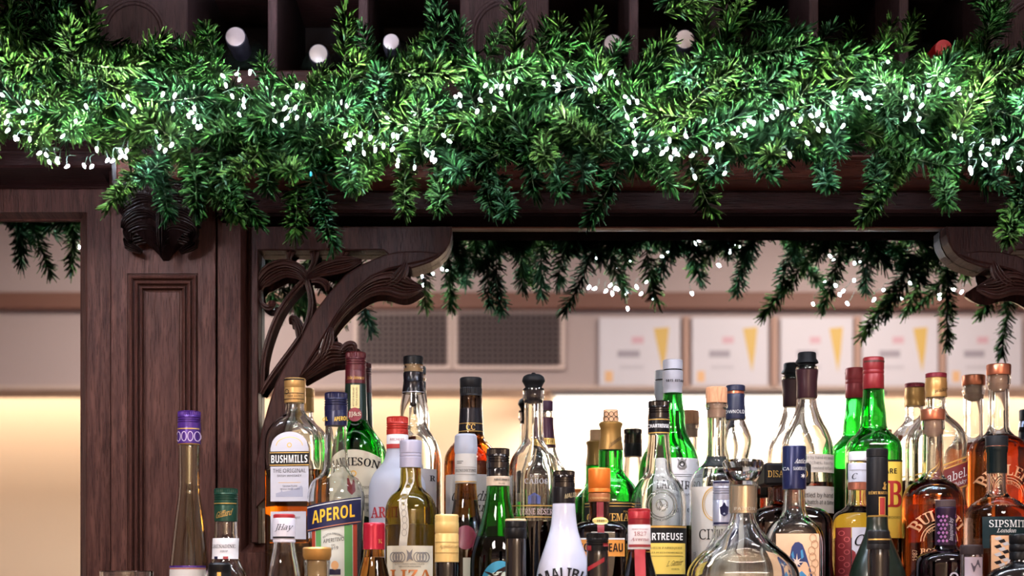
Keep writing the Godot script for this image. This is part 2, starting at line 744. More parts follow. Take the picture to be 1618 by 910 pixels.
func build_bottles():
	var clear := glass(c8(247, 250, 248))
	var pale := glass(c8(238, 240, 222))
	var green := glass(c8(92, 205, 112))
	var deepgreen := glass(c8(70, 190, 92))
	var black := mat(c8(16, 16, 18), 0.35)
	var black_gloss := mat(c8(11, 10, 12), 0.12, 0.0, 0.6)
	var gold := mat(c8(205, 165, 90), 0.3, 0.75)
	var gold_print := mat(c8(200, 160, 84), 0.35, 0.5)
	var white := mat(c8(209, 207, 209), 0.5)
	var white_print := mat(c8(216, 214, 212), 0.6)
	var cream := mat(c8(205, 194, 169), 0.6)
	var ink := mat(c8(22, 19, 20), 0.6)
	var red_ink := mat(c8(140, 32, 36), 0.6)
	var navy := mat(c8(19, 22, 57), 0.3, 0.2)
	var copper := mat(c8(206, 128, 98), 0.28, 0.85)
	var cork := mat(c8(196, 160, 120), 0.85)
	var pour := mat(c8(14, 15, 18), 0.55)
	var R: Node3D
	var L: Node3D

	# ----- left of the mirror: on the pilaster -----
	bottle("liqueur_bottle", "tall slender clear bottle with purple patterned cap before the pilaster", 299, 0.155, 1, [V(16.5, 696), V(17, 706), V(16.8, 770), V(17.8, 774), V(17.4, 779), V(20, 800), V(26, 850), V(30, 888), V(31, 900), V(33, 960)], pale)
	var purple := mat(c8(71, 37, 119), 0.3, 0.35)
	L = screw_cap(18.2, 650, 676, purple)
	L = turned("foil_collar", [V(17.8, 674), V(18.2, 678), V(17.9, 702)], purple)
	for k in 4:
		ring_print(-15 + k * 10, 689, 4.6, 1.2, mat(c8(193, 171, 203), 0.4), L, 8)
	strip("gold_line", -17.6, 17.6, 676, 677.5, gold_print, L)
	strip("gold_line", -17.4, 17.4, 700, 701.5, gold_print, L)
	L = sticker("label", -29, 29, 897, 960, mat(c8(194, 189, 184), 0.6), {"nx": 24})
	strip("purple_line", -29, 29, 893.5, 896.5, purple, L)
	strip("red_line", -29, 29, 897.5, 899, red_ink, L)

	bottle("syrup_bottle", "small clear syrup bottle with dark green cap and white label", 357, 0.2, 1, [V(17, 818), V(18, 826), V(18.6, 846), V(20.5, 854), V(21.5, 880), V(24, 890), V(33, 908), V(39, 940)], clear, {})
	var dkgreen := mat(c8(11, 57, 42), 0.35, 0.3)
	L = screw_cap(18.8, 772, 798, dkgreen)
	L = turned("foil_collar", [V(18.2, 797), V(18.7, 800), V(18.4, 824)], dkgreen)
	lettering("Giffard", 0, 811, 9, gold_print, L, {"font": "serif", "lean": 0.35, "slope": -0.22, "width": 25})
	strip("gold_line", -18, 18, 794.5, 795.6, gold_print, L)
	L = sticker("label", -21, 21, 850, 883, white)
	lettering("GRENADINE", -2, 863, 5.4, ink, L, {"font": "serif", "width": 38})
	lettering("SIROP", 0, 871, 3, ink, L, {"font": "serif", "lean": 0.3})
	strip("blue_mark", -16, -10, 879, 883, navy, L)
	strip("red_mark", -1, 7, 879, 883, red_ink, L)

	bottle("dark_bottle", "black capped bottle with gold stripe in front of the syrup bottle", 347, 0.33, 2, [V(17, 902), V(17.6, 925), V(24, 950), V(40, 990)], black_gloss, {"solid": true})
	L = turned("cap", [V(16, 889), V(17.8, 892), V(18, 902), V(17.4, 905), V(18, 907), V(18, 930)], black)
	strip("gold_stripe", -1, 5, 904, 920, gold_print, L)

	# a tumbler
	var tum := thing("tumbler", "clear empty drinking glass standing before the pilaster", "glass", Vector3((200 - CX) * S(0.33), TIER[2], 0.33))
	var mb := MB.new()
	var th := P(0, 902, 0.33).y - TIER[2]
	lathe(mb, [V(0, 0), V(0.026, 0), V(0.0275, 0.004), V(0.0335, th - 0.001), V(0.0328, th), V(0.0318, th), V(0.0262, 0.012), V(0, 0.01)], 48)
	mesh_part("glass", mb, clear, tum)

	# ----- whiskey in a flat rectangular bottle -----
	bottle("whiskey_bottle", "rectangular whiskey bottle with gold cap and arched grey label", 466, 0.06, 0, [V(13, 630), V(14.5, 640), V(15, 648), V(19, 656), V(30, 667), V(40, 682), V(43.5, 700), V(43.5, 800), V(43, 900)], clear, {"sq": 6.0, "dep": 0.72, "turn": -9, "fill": 743, "liquid": glass(c8(224, 158, 62))})
	L = turned("cap", [V(16.6, 598), V(17, 600), V(16.8, 612), V(16.2, 613), V(16.9, 614), V(17, 634), V(16.6, 637)], mat(c8(190, 150, 92), 0.35, 0.55))
	strip("dark_top_line", -16.8, 16.8, 598.5, 600.5, black, L)
	strip("ink_line", -16.8, 16.8, 621, 622, ink, L)
	lettering("1608  ESTD", 3, 626, 3.2, ink, L, {"font": "sans"})
	ring_print(-9, 619, 4, 1.0, ink, L)
	strip("ink_line", -16.8, 16.8, 630, 631, ink, L)
	var pale_label := mat(c8(184, 183, 193), 0.55)
	L = sticker("label", -31, 31, 682, 792, pale_label, {"arch": 26})
	strip("black_panel", -32, 32, 713, 736.5, black, L, {"off": 0.0010})
	strip("gold_line", -32, 32, 714.5, 715.6, gold_print, L, {"off": 0.0016})
	strip("gold_line", -32, 32, 734, 735.2, gold_print, L, {"off": 0.0016})
	lettering("BUSHMILLS", 0, 725, 12, white_print, L, {"font": "sansbold", "width": 59, "off": 0.0018})
	lettering("THE ORIGINAL", 0, 743.5, 6.2, ink, L, {"width": 54})
	lettering("IRISH WHISKEY", 0, 751.5, 3.4, ink, L, {"width": 40})
	lettering("SIGNATURE", 1, 768, 2.8, ink, L, {"width": 24})
	lettering("IRISH WHISKEY", 1, 772.6, 2.4, ink, L, {"width": 32})
	strip("gold_line", -18, 18, 762, 762.7, gold_print, L)
	shape_print("printed_building", [V(-22, 785), V(-22, 779), V(-14, 777), V(-13, 772), V(-11, 777), V(2, 775), V(4, 769), V(7, 774), V(20, 767), V(22, 771), V(22, 785)], mat(c8(153, 155, 173), 0.6), L)
	for a in [0, 1]:
		var arc := []
		for k in 13:
			var t := PI * k / 12.0
			arc.append(V(cos(t) * (22 - a * 1.2), 704 - sin(t) * 14 * (1 - a * 0.06)))
		if a == 0:
			var back := []
			for k in 13:
				var t := PI * (12 - k) / 12.0
				back.append(V(cos(t) * 20.8, 704 - sin(t) * 13.0))
			shape_print("gold_arc", arc + back, gold_print, L)
	ring_print(0, 703, 4, 1.5, gold_print, L)
	L = sticker("lower_label", -31, 27, 808, 852, pale_label)
	lettering("CASK FINEST", 5, 818, 3.2, ink, L)
	sticker("printed_shell", -4, 9, 827, 836, mat(c8(205, 150, 80), 0.6), {"oval": true, "on": L, "off": 0.0008})

	# ----- clear aperitif bottle -----
	bottle("aperitif_bottle", "clear empty bottle with navy cap and slanted blue banner label", 531, 0.145, 1, [V(16.5, 668), V(17, 676), V(17.6, 700), V(19.3, 728), V(21, 741), V(28, 752), V(39, 763), V(44.5, 780), V(45.5, 797), V(44.5, 830), V(42, 880), V(40, 930)], clear)
	screw_cap(18.3, 621, 650, navy)
	L = turned("foil_collar", [V(17.6, 648), V(18.2, 651), V(17.9, 673)], navy)
	lettering("APEROL", 9, 661, 6.5, mat(c8(225, 185, 70), 0.4), L, {"font": "sansbold", "slope": -0.12, "width": 21})
	lettering("OL", -16.5, 661, 6, mat(c8(225, 185, 70), 0.4), L, {"font": "sansbold"})
	var lower := mat(c8(202, 202, 191), 0.55)
	L = sticker("label", -30, 30, 828, 912, lower)
	strip("green_side", -29, -20, 829, 912, mat(c8(92, 150, 84), 0.6), L)
	strip("green_side", 17, 29, 829, 912, mat(c8(92, 150, 84), 0.6), L)
	strip("orange_edge", -36, -30, 826, 912, mat(c8(167, 63, 39), 0.55), L)
	strip("orange_edge", 30, 36, 822, 912, mat(c8(167, 63, 39), 0.55), L)
	lettering("APERITIVO", 0, 853, 6, ink, L, {"width": 33, "slope": -0.14})
	lettering("DAL", 0, 861, 2.8, ink, L, {"slope": -0.14})
	lettering("1919", 0, 866, 5, ink, L, {"slope": -0.14})
	lettering("RICETTA ORIGINALE", 0, 843, 3, ink, L, {"bend": 24, "width": 36})
	sticker("printed_orange", -4, 8, 886, 900, mat(c8(220, 165, 110), 0.6), {"oval": true, "on": L, "off": 0.0009})
	strip("blue_foot", -10, 11, 899, 908, navy, L, {"off": 0.0009})
	L = sticker("banner", -44.5, 42, 791, 833, mat(c8(24, 27, 68), 0.45), {"slope": -0.17, "off": 0.0014, "nx": 28})
	strip("white_line", -44.3, 42, 793.2, 794.6, white_print, L, {"slope": -0.17, "off": 0.002, "nx": 24})
	strip("red_line", -44.3, 42, 829.5, 831, mat(c8(190, 120, 90), 0.5), L, {"slope": -0.17, "off": 0.002, "nx": 24})
	lettering("APEROL", -1, 811.5, 20, mat(c8(240, 185, 50), 0.45), L, {"font": "sansbold", "slope": -0.17, "width": 68, "off": 0.0022})

	# ----- green whiskey -----
	bottle("whiskey_bottle", "green whiskey bottle with maroon cap and round red neck seal", 562, 0.056, 0, [V(15, 600), V(16.5, 608), V(17.2, 640), V(18, 662), V(22, 672), V(33, 686), V(40, 700), V(43, 718), V(43.5, 760), V(43.5, 900)], green, {"fill": 830, "liquid": glass(c8(36, 52, 30))})
	screw_cap(16.4, 557, 586, mat(c8(76, 15, 23), 0.35, 0.25))
	L = turned("foil_collar", [V(15.8, 584), V(16.4, 587), V(16.8, 607)], mat(c8(76, 15, 23), 0.35, 0.25))
	lettering("John Jameson", 1, 597, 5, gold_print, L, {"font": "serif", "lean": 0.3, "width": 27})
	L = turned("neck_foil", [V(16.8, 607), V(17.8, 640), V(18.5, 664)], mat(c8(12, 34, 27), 0.3, 0.1))
	strip("neck_label", -6.5, 7.5, 608, 645, mat(c8(210, 190, 132), 0.5), L)
	lettering("BOTTLED IN IRELAND", -2, 627, 2.6, ink, L, {"turn": true, "width": 30, "off": 0.0014})
	lettering("TRIPLE DISTILLED", 3, 627, 2.6, ink, L, {"turn": true, "width": 30, "off": 0.0014})
	var seal := sticker("neck_seal", -11, 11, 644, 666, mat(c8(128, 34, 42), 0.5), {"oval": true, "on": L, "off": 0.0014})
	ring_print(0, 655, 10.4, 1.1, cream, seal)
	lettering("JJ&S", 0, 655, 6.5, cream, seal, {"font": "serifbold", "off": 0.002})
	L = sticker("label", -42, 42, 722, 825, cream, {"curve": 12, "nx": 28})
	lettering("JAMESON", 1, 731, 13, ink, L, {"font": "serifbold", "width": 78, "bend": 150})
	shape_print("printed_crest", [V(-8, 775), V(-8, 757), V(0, 752), V(8, 757), V(8, 775), V(0, 782)], red_ink, L)
	ring_print(0, 748, 5, 2, gold_print, L)
	lettering("TRIPLE", 22, 770, 4, ink, L)
	lettering("IRISH", 22, 784, 5, ink, L, {"font": "serif"})
	lettering("WHISKEY", 20, 797, 4, ink, L, {"font": "serif"})
	lettering("KE", 24, 806, 4, ink, L, {"font": "serif"})

	# ----- frosted bottle -----
	bottle("spirit_bottle", "frosted white bottle with red cap and red lettering", 628, 0.15, 1, [V(16, 684), V(16.8, 700), V(18, 716), V(24, 732), V(37, 748), V(44, 765), V(45.5, 785), V(45, 830), V(44, 930)], glass(c8(222, 226, 240), 0.42, 0.04, 0.35))
	screw_cap(17.3, 659, 687, mat(c8(167, 42, 34), 0.35, 0.2))
	L = turned("paper_collar", [V(16.6, 686), V(17.2, 688), V(17.4, 708)], white)
	lettering("ARCHERS", 0, 694, 4, red_ink, L)
	strip("red_line", -17, 17, 701, 708, mat(c8(162, 42, 39), 0.5), L)
	lettering("ARTIC", -14, 809, 17, mat(c8(153, 34, 44), 0.5), br, {"font": "serifbold", "width": 54})

	# ----- clear bottle with black cap and cork -----
	bottle("spirit_bottle", "tall clear bottle with black cap over cork and dark neck foil", 653, 0.055, 0, [V(15.2, 576), V(15.8, 580), V(15, 588), V(15.4, 605), V(17.6, 622), V(20.5, 640), V(21.5, 655), V(22, 672), V(28, 684), V(37, 698), V(41, 716), V(41.5, 745), V(41.5, 900)], clear, {"wall": 0.004})
	turned("cap", [V(15.4, 563), V(15.8, 566), V(15.6, 576)], black, {"knurl": [565, 575]})
	turned("cork", [V(11.2, 576), V(11.2, 590)], cork)
	L = turned("neck_foil", [V(15.6, 588), V(15.9, 592), V(15.6, 603), V(16.2, 604), V(15.8, 606), V(17.4, 617), V(18.2, 622)], mat(c8(20, 18, 24), 0.22, 0.3))
	strip("silver_line", -17.5, 17.5, 618, 619, mat(c8(150, 145, 150), 0.3, 0.5), L)
	turned("pourer", [V(4, 624), V(5.5, 630), V(5, 640), V(2, 643)], mat(c8(48, 48, 52), 0.3, 0.4))
	L = sticker("label", -36, 38, 740, 800, mat(c8(158, 155, 158), 0.6))
	lettering("R", 32, 755, 9, ink, L, {"font": "serifbold"})

	# ----- olive glass brandy -----
	bottle("brandy_bottle", "olive glass bottle with grey cap and wavy paper strip", 649, 0.222, 1, [V(15.6, 736), V(16.2, 745), V(17, 764), V(21, 774), V(33, 785), V(39.5, 800), V(40.5, 815), V(40.5, 860), V(39.5, 940)], glass(c8(206, 186, 92)), {"fill": 829, "liquid": glass(c8(176, 140, 40))})
	L = turned("cap", [V(17.2, 696), V(17.6, 699), V(17.5, 716), V(16.8, 717), V(17.5, 718), V(17.5, 721), V(16.8, 722), V(17.5, 723), V(17.6, 739)], mat(c8(158, 155, 173), 0.4, 0.15))
	var strip_mat := mat(c8(184, 176, 160), 0.7)
	var edge1 := []
	var edge2 := []
	for k in 13:
		var y := 739.0 + 123.0 * k / 12
		var off := -1.0 - 8.0 * smoothstep(755, 790, y) + 1.5 * sin(k * 0.9)
		edge1.append(V(off - 6.5, y))
		edge2.append(V(off + 6.5, y))
	mb = MB.new()
	for k in 12:
		mb.quad(on_body(edge1[k + 1].x, edge1[k + 1].y, 0.0006), on_body(edge2[k + 1].x, edge2[k + 1].y, 0.0006), on_body(edge2[k].x, edge2[k].y, 0.0006), on_body(edge1[k].x, edge1[k].y, 0.0006))
	L = mesh_part("paper_strip", mb, strip_mat, br)
	for k in 9:
		ring_print(edge1[k + 2].x + 6.5, edge1[k + 2].y, 4.2, 0.8, mat(c8(130, 125, 118), 0.7), L, 5.5)
	L = sticker("label", -37, 36, 862, 940, cream)
	var grey_ink := mat(c8(120, 115, 112), 0.6)
	for k in 4:
		ring_print(-26 + k * 4.5, 880, 6, 1.4, grey_ink, L, 8)
		ring_print(12 + k * 4.5, 880, 6, 1.4, grey_ink, L, 8)
	shape_print("printed_lyre", [V(-5, 868), V(0, 873), V(5, 867), V(3, 878), V(6, 886), V(0, 883), V(-5, 888), V(-3, 877)], grey_ink, L)
	lettering("LES CAVES VINICOLES", 0, 891, 2.6, ink, L, {"width": 46})
	lettering("TRADITION ANCIENNE", 0, 895, 2.4, ink, L, {"width": 36})
	lettering("LIZA", 2, 909, 18, mat(c8(175, 95, 34), 0.5), L, {"font": "serifbold", "width": 66})

	# ----- amber whisky with tall dark neck -----
	bottle("whisky_bottle", "amber whisky bottle with tall black neck foil lettered with initials", 744, 0.058, 0, [V(16, 620), V(17.2, 630), V(18.2, 660), V(19.8, 684), V(22, 694), V(34, 708), V(41, 722), V(42.5, 745), V(42.5, 900)], glass(c8(214, 150, 88)), {"fill": 730, "liquid": glass(c8(196, 104, 36))})
	turned("cap", [V(17.2, 597), V(17.6, 600), V(17.3, 612), V(16.8, 613), V(17.5, 615), V(17.3, 622), V(16.8, 624), V(17.4, 626)], mat(c8(23, 23, 26), 0.4), {"knurl": [613, 623]})
	L = turned("neck_foil", [V(16.6, 626), V(17, 630), V(18.4, 660), V(20, 688)], mat(c8(27, 26, 33), 0.22, 0.35))
	lettering("CC", 0, 674.5, 9, gold_print, L, {"font": "serif", "width": 14})
	strip("gold_line", -18.6, 18.6, 668, 668.8, gold_print, L)
	strip("gold_line", -19.2, 19.2, 680.4, 681.2, gold_print, L)
	L = sticker("label", -40, 40, 749, 830, mat(c8(169, 164, 158), 0.6))
	lettering("Canadian", 8, 783, 15, ink, L, {"font": "serif", "lean": 0.35, "width": 74})
	lettering("Club", 14, 801, 14, ink, L, {"font": "serif", "lean": 0.35})

	# ----- olive-amber with paper neck and wax seal -----
	bottle("liqueur_bottle", "brown liqueur bottle with grey wax cap and dark red wax seal", 736, 0.145, 1, [V(15.5, 705), V(16.6, 716), V(16.8, 764), V(18.5, 785), V(23, 815), V(31, 845), V(36, 868), V(36.5, 930)], glass(c8(190, 142, 74)), {"fill": 790, "liquid": glass(c8(152, 96, 34))})
	turned("wax_cap", [V(15.5, 686), V(17.5, 689), V(18, 700), V(18.6, 711), V(17, 718)], mat(c8(155, 160, 173), 0.5))
	L = turned("paper_collar", [V(17.2, 717), V(17.6, 722), V(17.4, 764)], mat(c8(176, 171, 164), 0.6))
	lettering("BENEDICTINE", 0, 743, 4.4, ink, L, {"font": "serif", "width": 33})
	strip("ink_line", -17, 17, 737.5, 738.2, grey_ink, L)
	strip("ink_line", -17, 17, 749, 749.7, grey_ink, L)
	strip("gold_line", -17, 17, 760, 761.5, gold_print, L)
	strip("printed_mark", -14, -4, 728, 728.8, ink, L)
	strip("printed_mark", -14, -6, 731, 731.8, ink, L)
	L = sticker("wax_seal", -17, 17, 830, 868, mat(c8(104, 16, 46), 0.4), {"oval": true, "off": 0.0012})
	ring_print(0, 849, 15, 1.2, mat(c8(140, 40, 70), 0.4), L, 17)
	L = sticker("label", -4, 33, 881, 930, mat(c8(171, 171, 155), 0.6))
	lettering("W", 16, 898, 8, red_ink, L, {"font": "serifbold"})

	# ----- green bottle with eagle -----
	bottle("bitter_bottle", "bright green bottle with black screw cap and eagle label", 787, 0.205, 1, [V(17, 762), V(17.8, 768), V(18.6, 778), V(22, 800), V(29, 828), V(38, 855), V(43.5, 880), V(44.5, 910), V(44, 950)], glass(c8(88, 206, 92)), {"fill": 848, "liquid": glass(c8(12, 72, 26))})
	screw_cap(18.3, 709, 740, black_gloss)
	turned("cap_skirt", [V(17.4, 739), V(18, 742), V(18, 753)], black_gloss)
	L = turned("paper_collar", [V(17.8, 752), V(18.6, 754), V(18.6, 768)], mat(c8(184, 164, 142), 0.6))
	lettering("FERNET BRANCA", 6, 757.5, 3.2, ink, L, {"font": "sansbold", "width": 24})
	lettering("MILANO", 6, 763.5, 2, ink, L)
	L = sticker("label", -27, 33, 886, 960, mat(c8(51, 136, 162), 0.5), {"oval": true, "nx": 28, "ny": 10})
	sticker("printed_horizon", -20, 27, 903, 930, mat(c8(194, 202, 184), 0.5), {"oval": true, "on": L, "off": 0.0008})
	shape_print("printed_eagle", [V(-24, 902), V(-14, 904), V(-8, 907), V(-2, 901), V(8, 896), V(24, 889), V(14, 900), V(6, 905), V(4, 910), V(-2, 914), V(-8, 912), V(-14, 908)], mat(c8(48, 29, 23), 0.6), L, 0.0014)

	# ----- clear bottle with vacuum stopper -----
	bottle("tequila_bottle", "clear round shouldered bottle with black rubber vacuum stopper", 843, 0.143, 1, [V(16.4, 614), V(17.2, 618), V(17.2, 630), V(15, 633), V(14.6, 640), V(15.2, 680), V(17.5, 697), V(26, 711), V(35, 725), V(39.5, 745), V(40, 770), V(40, 800), V(39, 930)], clear, {"wall": 0.0045, "fill": 824, "liquid": glass(c8(40, 28, 32))})
	turned("stopper", [V(3.2, 589), V(4, 591), V(11, 592), V(15.5, 594.5), V(17, 597), V(18, 600.5), V(18, 603), V(16, 606), V(13.5, 611), V(13, 615)], pour)
	turned("stopper_plug", [V(12.2, 614), V(11, 634), V(9, 638)], mat(c8(27, 26, 31), 0.5))
	lettering("DOS", 0, 752, 5, mat(c8(135, 135, 140), 0.5), br, {"font": "serif"})
	lettering("CABOS", 3, 760, 8, mat(c8(135, 135, 140), 0.5), br, {"font": "serifbold"})
	lettering("LAVERNE RESERVE", 2, 808, 9, mat(c8(180, 158, 158), 0.5), br, {"font": "serif", "width": 76})
	strip("gold_line", -36, 36, 798, 799.4, gold_print, br)
	strip("gold_line", -36, 36, 816, 817.4, gold_print, br)
	shape_print("printed_crest", [V(-10, 796), V(-10, 784), V(0, 778), V(10, 784), V(10, 796)], mat(c8(70, 80, 130), 0.5), br)

	# ----- purple foil -----
	bottle("spirit_bottle", "clear bottle with plum cap half hidden behind the stoppered bottle", 861, 0.052, 0, [V(12.5, 648), V(13.2, 652), V(13, 662), V(14, 690), V(17, 705), V(19, 715), V(24, 730), V(34, 745), V(37, 765), V(37, 900)], clear)
	turned("cap", [V(12.6, 634), V(13, 636), V(13, 649)], mat(c8(44, 20, 38), 0.4))
	L = turned("neck_foil", [V(12.6, 660), V(13.4, 661), V(13.4, 668), V(15, 688), V(17.4, 704), V(17.5, 707)], mat(c8(50, 16, 38), 0.3, 0.3))
	strip("gold_band", -16, 16, 692, 702, gold_print, L, {"nx": 20})
	lettering("NORTH", 0, 697, 5.5, ink, L, {"off": 0.0012})

	# ----- white coconut liqueur -----
	bottle("liqueur_bottle", "opaque glossy white bottle with black screw cap and black letters", 891, 0.318, 2, [V(17, 790), V(18, 798), V(19, 815), V(22, 836), V(28.5, 858), V(36, 880), V(42, 900), V(44.5, 925), V(45, 1000)], mat(c8(186, 186, 200), 0.12, 0.0, 0.5), {"solid": true})
	screw_cap(17.6, 744, 770, black_gloss)
	L = turned("cap_skirt", [V(17.2, 769), V(17.6, 772), V(17.8, 797)], mat(c8(22, 19, 20), 0.3))
	lettering("MALIBU", 12, 782, 7, mat(c8(190, 170, 130), 0.4), L, {"width": 22, "lean": 0.2, "slope": -0.2})
	lettering("MALIBU", -2, 905, 17, ink, br, {"font": "sansbold", "width": 76, "bend": 70})

	# ----- black with tan top -----
	bottle("dark_bottle", "slim black bottle with tan topped cap before the green bottle", 815, 0.335, 2, [V(16, 850), V(16.6, 856), V(17, 920), V(24, 960), V(36, 1000)], black_gloss, {"solid": true})
	L = turned("cap", [V(17, 822), V(17.6, 825), V(17.6, 833), V(16.8, 834), V(17.6, 836), V(17.6, 849), V(16.8, 851)], black)
	turned("cap_top", [V(16.6, 820), V(17.2, 823)], mat(c8(190, 160, 120), 0.6))

	# ----- green with gold collar -----
	bottle("whiskey_bottle", "emerald green bottle with gold flared collar and patterned cork", 965, 0.146, 1, [V(18, 706), V(19, 713), V(19.2, 735), V(20.5, 746), V(29, 757), V(38, 767), V(43.5, 780), V(45, 800), V(45, 930)], deepgreen, {"fill": 850, "liquid": glass(c8(30, 60, 30))})
	L = turned("cork_top", [V(11.8, 647), V(12, 649), V(12, 668)], mat(c8(196, 150, 112), 0.7))
	for k in 3:
		ring_print(-8 + 8 * k, 654, 4.0, 0.8, ink, L)
		ring_print(-8 + 8 * k, 662, 4.0, 0.8, ink, L)
	L = turned("gold_collar", [V(17, 667), V(18.6, 669), V(18.8, 671), V(16.6, 677), V(16.8, 690), V(18.6, 702), V(19.6, 711)], mat(c8(143, 109, 56), 0.4, 0.55))
	lettering("Connemara", 7, 696, 7, ink, L, {"font": "serif", "lean": 0.3, "slope": -0.75, "width": 22})
	lettering("Slainte", 6, 758, 5, mat(c8(120, 220, 140), 0.4), br, {"font": "serif", "lean": 0.3})
	L = sticker("label", -43, 43, 792, 870, mat(c8(23, 24, 23), 0.5), {"nx": 28})
	strip("gold_line", -42.8, 42.8, 794, 795.5, gold_print, L, {"nx": 24})
	strip("gold_line", -42.8, 42.8, 799, 800, gold_print, L, {"nx": 24})
	lettering("CONNEMARA", 2, 817, 12, gold_print, L, {"font": "serifbold", "width": 84})
	lettering("PEATED", 24, 808, 3, gold_print, L)

	# ----- square brown orange liqueur -----
	bottle("liqueur_bottle", "square brown bottle with bright orange cap and oval gold seal", 947, 0.234, 1, [V(15, 786), V(16, 796), V(16.4, 815), V(19, 822), V(33, 827), V(41, 834), V(43, 846), V(43, 930)], glass(c8(128, 66, 34)), {"sq": 5.0, "dep": 0.8, "fill": 822, "liquid": glass(c8(64, 24, 12))})
	bx0 = 947
	var orange := mat(c8(216, 112, 34), 0.38, 0.35)
	turned("cap", [V(17.4, 740), V(17.8, 742), V(17.6, 771), V(17, 772), V(17.7, 774), V(17.7, 778)], orange)
	L = turned("foil_collar", [V(16.8, 779), V(17.4, 781), V(17.2, 793)], mat(c8(150, 88, 44), 0.4, 0.4))
	lettering("COINTREAU", 0, 787, 3.2, mat(c8(236, 196, 130), 0.5), L, {"width": 30})
	strip("red_ribbon", -5.5, 5.5, 793, 842, mat(c8(128, 29, 37), 0.5), br, {"ny": 12})
	L = sticker("oval_seal", -12.5, 12.5, 817, 829, mat(c8(188, 158, 84), 0.4, 0.4), {"oval": true, "off": 0.0016})
	lettering("1849", 0, 823, 4, ink, L, {"font": "serifbold", "lean": 0.2, "off": 0.0022})
	L = sticker("label", -38, 38, 852, 879, mat(c8(216, 140, 56), 0.5))
	strip("white_frame", -38, 38, 850, 852.5, white_print, L)
	lettering("COINTREAU", 0, 865, 13, ink, L, {"font": "sansbold", "width": 70})

	# ----- black and red -----
	bottle("dark_bottle", "black bottle with red marks on cap and shoulder between white and red topped bottles", 944, 0.388, 2, [V(16.4, 868), V(17.4, 880), V(18, 930), V(26, 965), V(36, 1000)], black_gloss, {"solid": true})
	L = screw_cap(17.8, 842, 870, black)
	strip("red_mark", 8, 17, 858, 863, red_ink, L)
	strip("red_mark", -17, -11, 862, 870, red_ink, L)
	strip("red_stripe", -16, 10, 886, 893, mat(c8(150, 26, 37), 0.4), br, {"slope": -0.6})

	# ----- red cap, paper collar -----
	bottle("bitter_bottle", "brown bottle with red cap and white paper collar", 1010, 0.315, 2, [V(16, 826), V(17, 836), V(17.4, 868), V(20, 884), V(25, 902), V(32, 930), V(34, 1000)], glass(c8(150, 84, 52)), {"fill": 872, "liquid": glass(c8(84, 32, 20))})
	screw_cap(17.8, 804, 820, mat(c8(151, 26, 34), 0.35, 0.2), false)
	turned("cap_skirt", [V(16.8, 819), V(17.8, 821), V(17.8, 829)], mat(c8(128, 19, 27), 0.35, 0.2))
	L = turned("paper_collar", [V(17.4, 828), V(17.9, 830), V(18, 868)], mat(c8(200, 189, 185), 0.6))
	lettering("1827", 0, 843, 6.5, red_ink, L, {"font": "serif"})
	lettering("Averna", 0, 852, 5, red_ink, L, {"font": "serif", "lean": 0.3, "width": 28})
	lettering("AMARO SICILIANO", 0, 836, 2.4, red_ink, L, {"width": 26})
	strip("red_line", -17.6, 17.6, 860, 864, red_ink, L)
	strip("red_ribbon", -9, 8, 868, 930, mat(c8(162, 34, 41), 0.5), br, {"ny": 10})

	# ----- chartreuse -----
	bottle("liqueur_bottle", "clear bottle with moulded round seal and yellow black label", 1041, 0.195, 1, [V(15.4, 680), V(16.4, 688), V(17.6, 705), V(20, 727), V(21.4, 742), V(25, 752), V(34, 764), V(41, 780), V(43.6, 800), V(43.6, 830), V(43, 930)], clear, {"wall": 0.0042})
	screw_cap(17.2, 634, 661, black_gloss)
	L = turned("neck_foil", [V(16.6, 660), V(17.2, 663), V(17.2, 686)], mat(c8(20, 19, 22), 0.3))
	strip("gold_line", -17, 17, 661.6, 663, gold_print, L)
	strip("gold_line", -17, 17, 682.6, 684.2, gold_print, L)
	lettering("CHARTREUSE", -2, 672.6, 5.6, white_print, L, {"font": "sansbold", "width": 33})
	# the moulded seal stands proud of the glass
	var glass_print := glass(c8(240, 243, 243))
	for r in [24.0, 20.0, 9.0]:
		mb = MB.new()
		var pts := PackedVector3Array()
		for k in 25:
			var a := TAU * k / 24
			pts.append(on_body(r * cos(a), 798 + r * sin(a), 0.0004))
		tube(mb, pts, 0.0011, 6)
		mesh_part("moulded_ring", mb, clear, br)
	lettering("GRANDE CHARTREUSE", 0, 783, 4.5, clear, br, {"bend": 16, "width": 40, "off": 0.0008})
	mb = MB.new()
	for a in [0.0, 2.1, 4.2]:
		tube(mb, PackedVector3Array([on_body(0, 798, 0.0006), on_body(7 * cos(a), 798 + 7 * sin(a), 0.0008)]), 0.0016, 6)
	mesh_part("moulded_emblem", mb, clear, br)
	L = sticker("label", -42.5, 42.5, 830, 912, mat(c8(20, 19, 20), 0.5), {"nx": 28})
	strip("gold_line", -42, 42, 830.5, 833.5, gold_print, L, {"nx": 24})
	lettering("CHARTREUSE", -3, 847.5, 11, white_print, L, {"font": "sansbold", "width": 76})
	var yel = strip("yellow_panel", -40, 40, 858, 907, mat(c8(222, 190, 84), 0.5), L, {"nx": 24})
	lettering("LIQUEUR FABRIQUEE", 3, 866, 3, ink, yel, {"font": "serif", "width": 62, "off": 0.0012})
	lettering("PAR LES PERES CHARTREUX", 3, 873, 2.4, ink, yel, {"font": "serif", "width": 64, "off": 0.0012})
	strip("ink_rule", -36, 36, 878, 878.7, ink, yel, {"off": 0.0012})
	lettering("L. Garnier", 22, 889, 8, ink, yel, {"font": "serif", "lean": 0.5, "slope": -0.12, "width": 26, "off": 0.0012})
	lettering("VOIRON", 22, 899, 2.6, ink, yel, {"off": 0.0012})

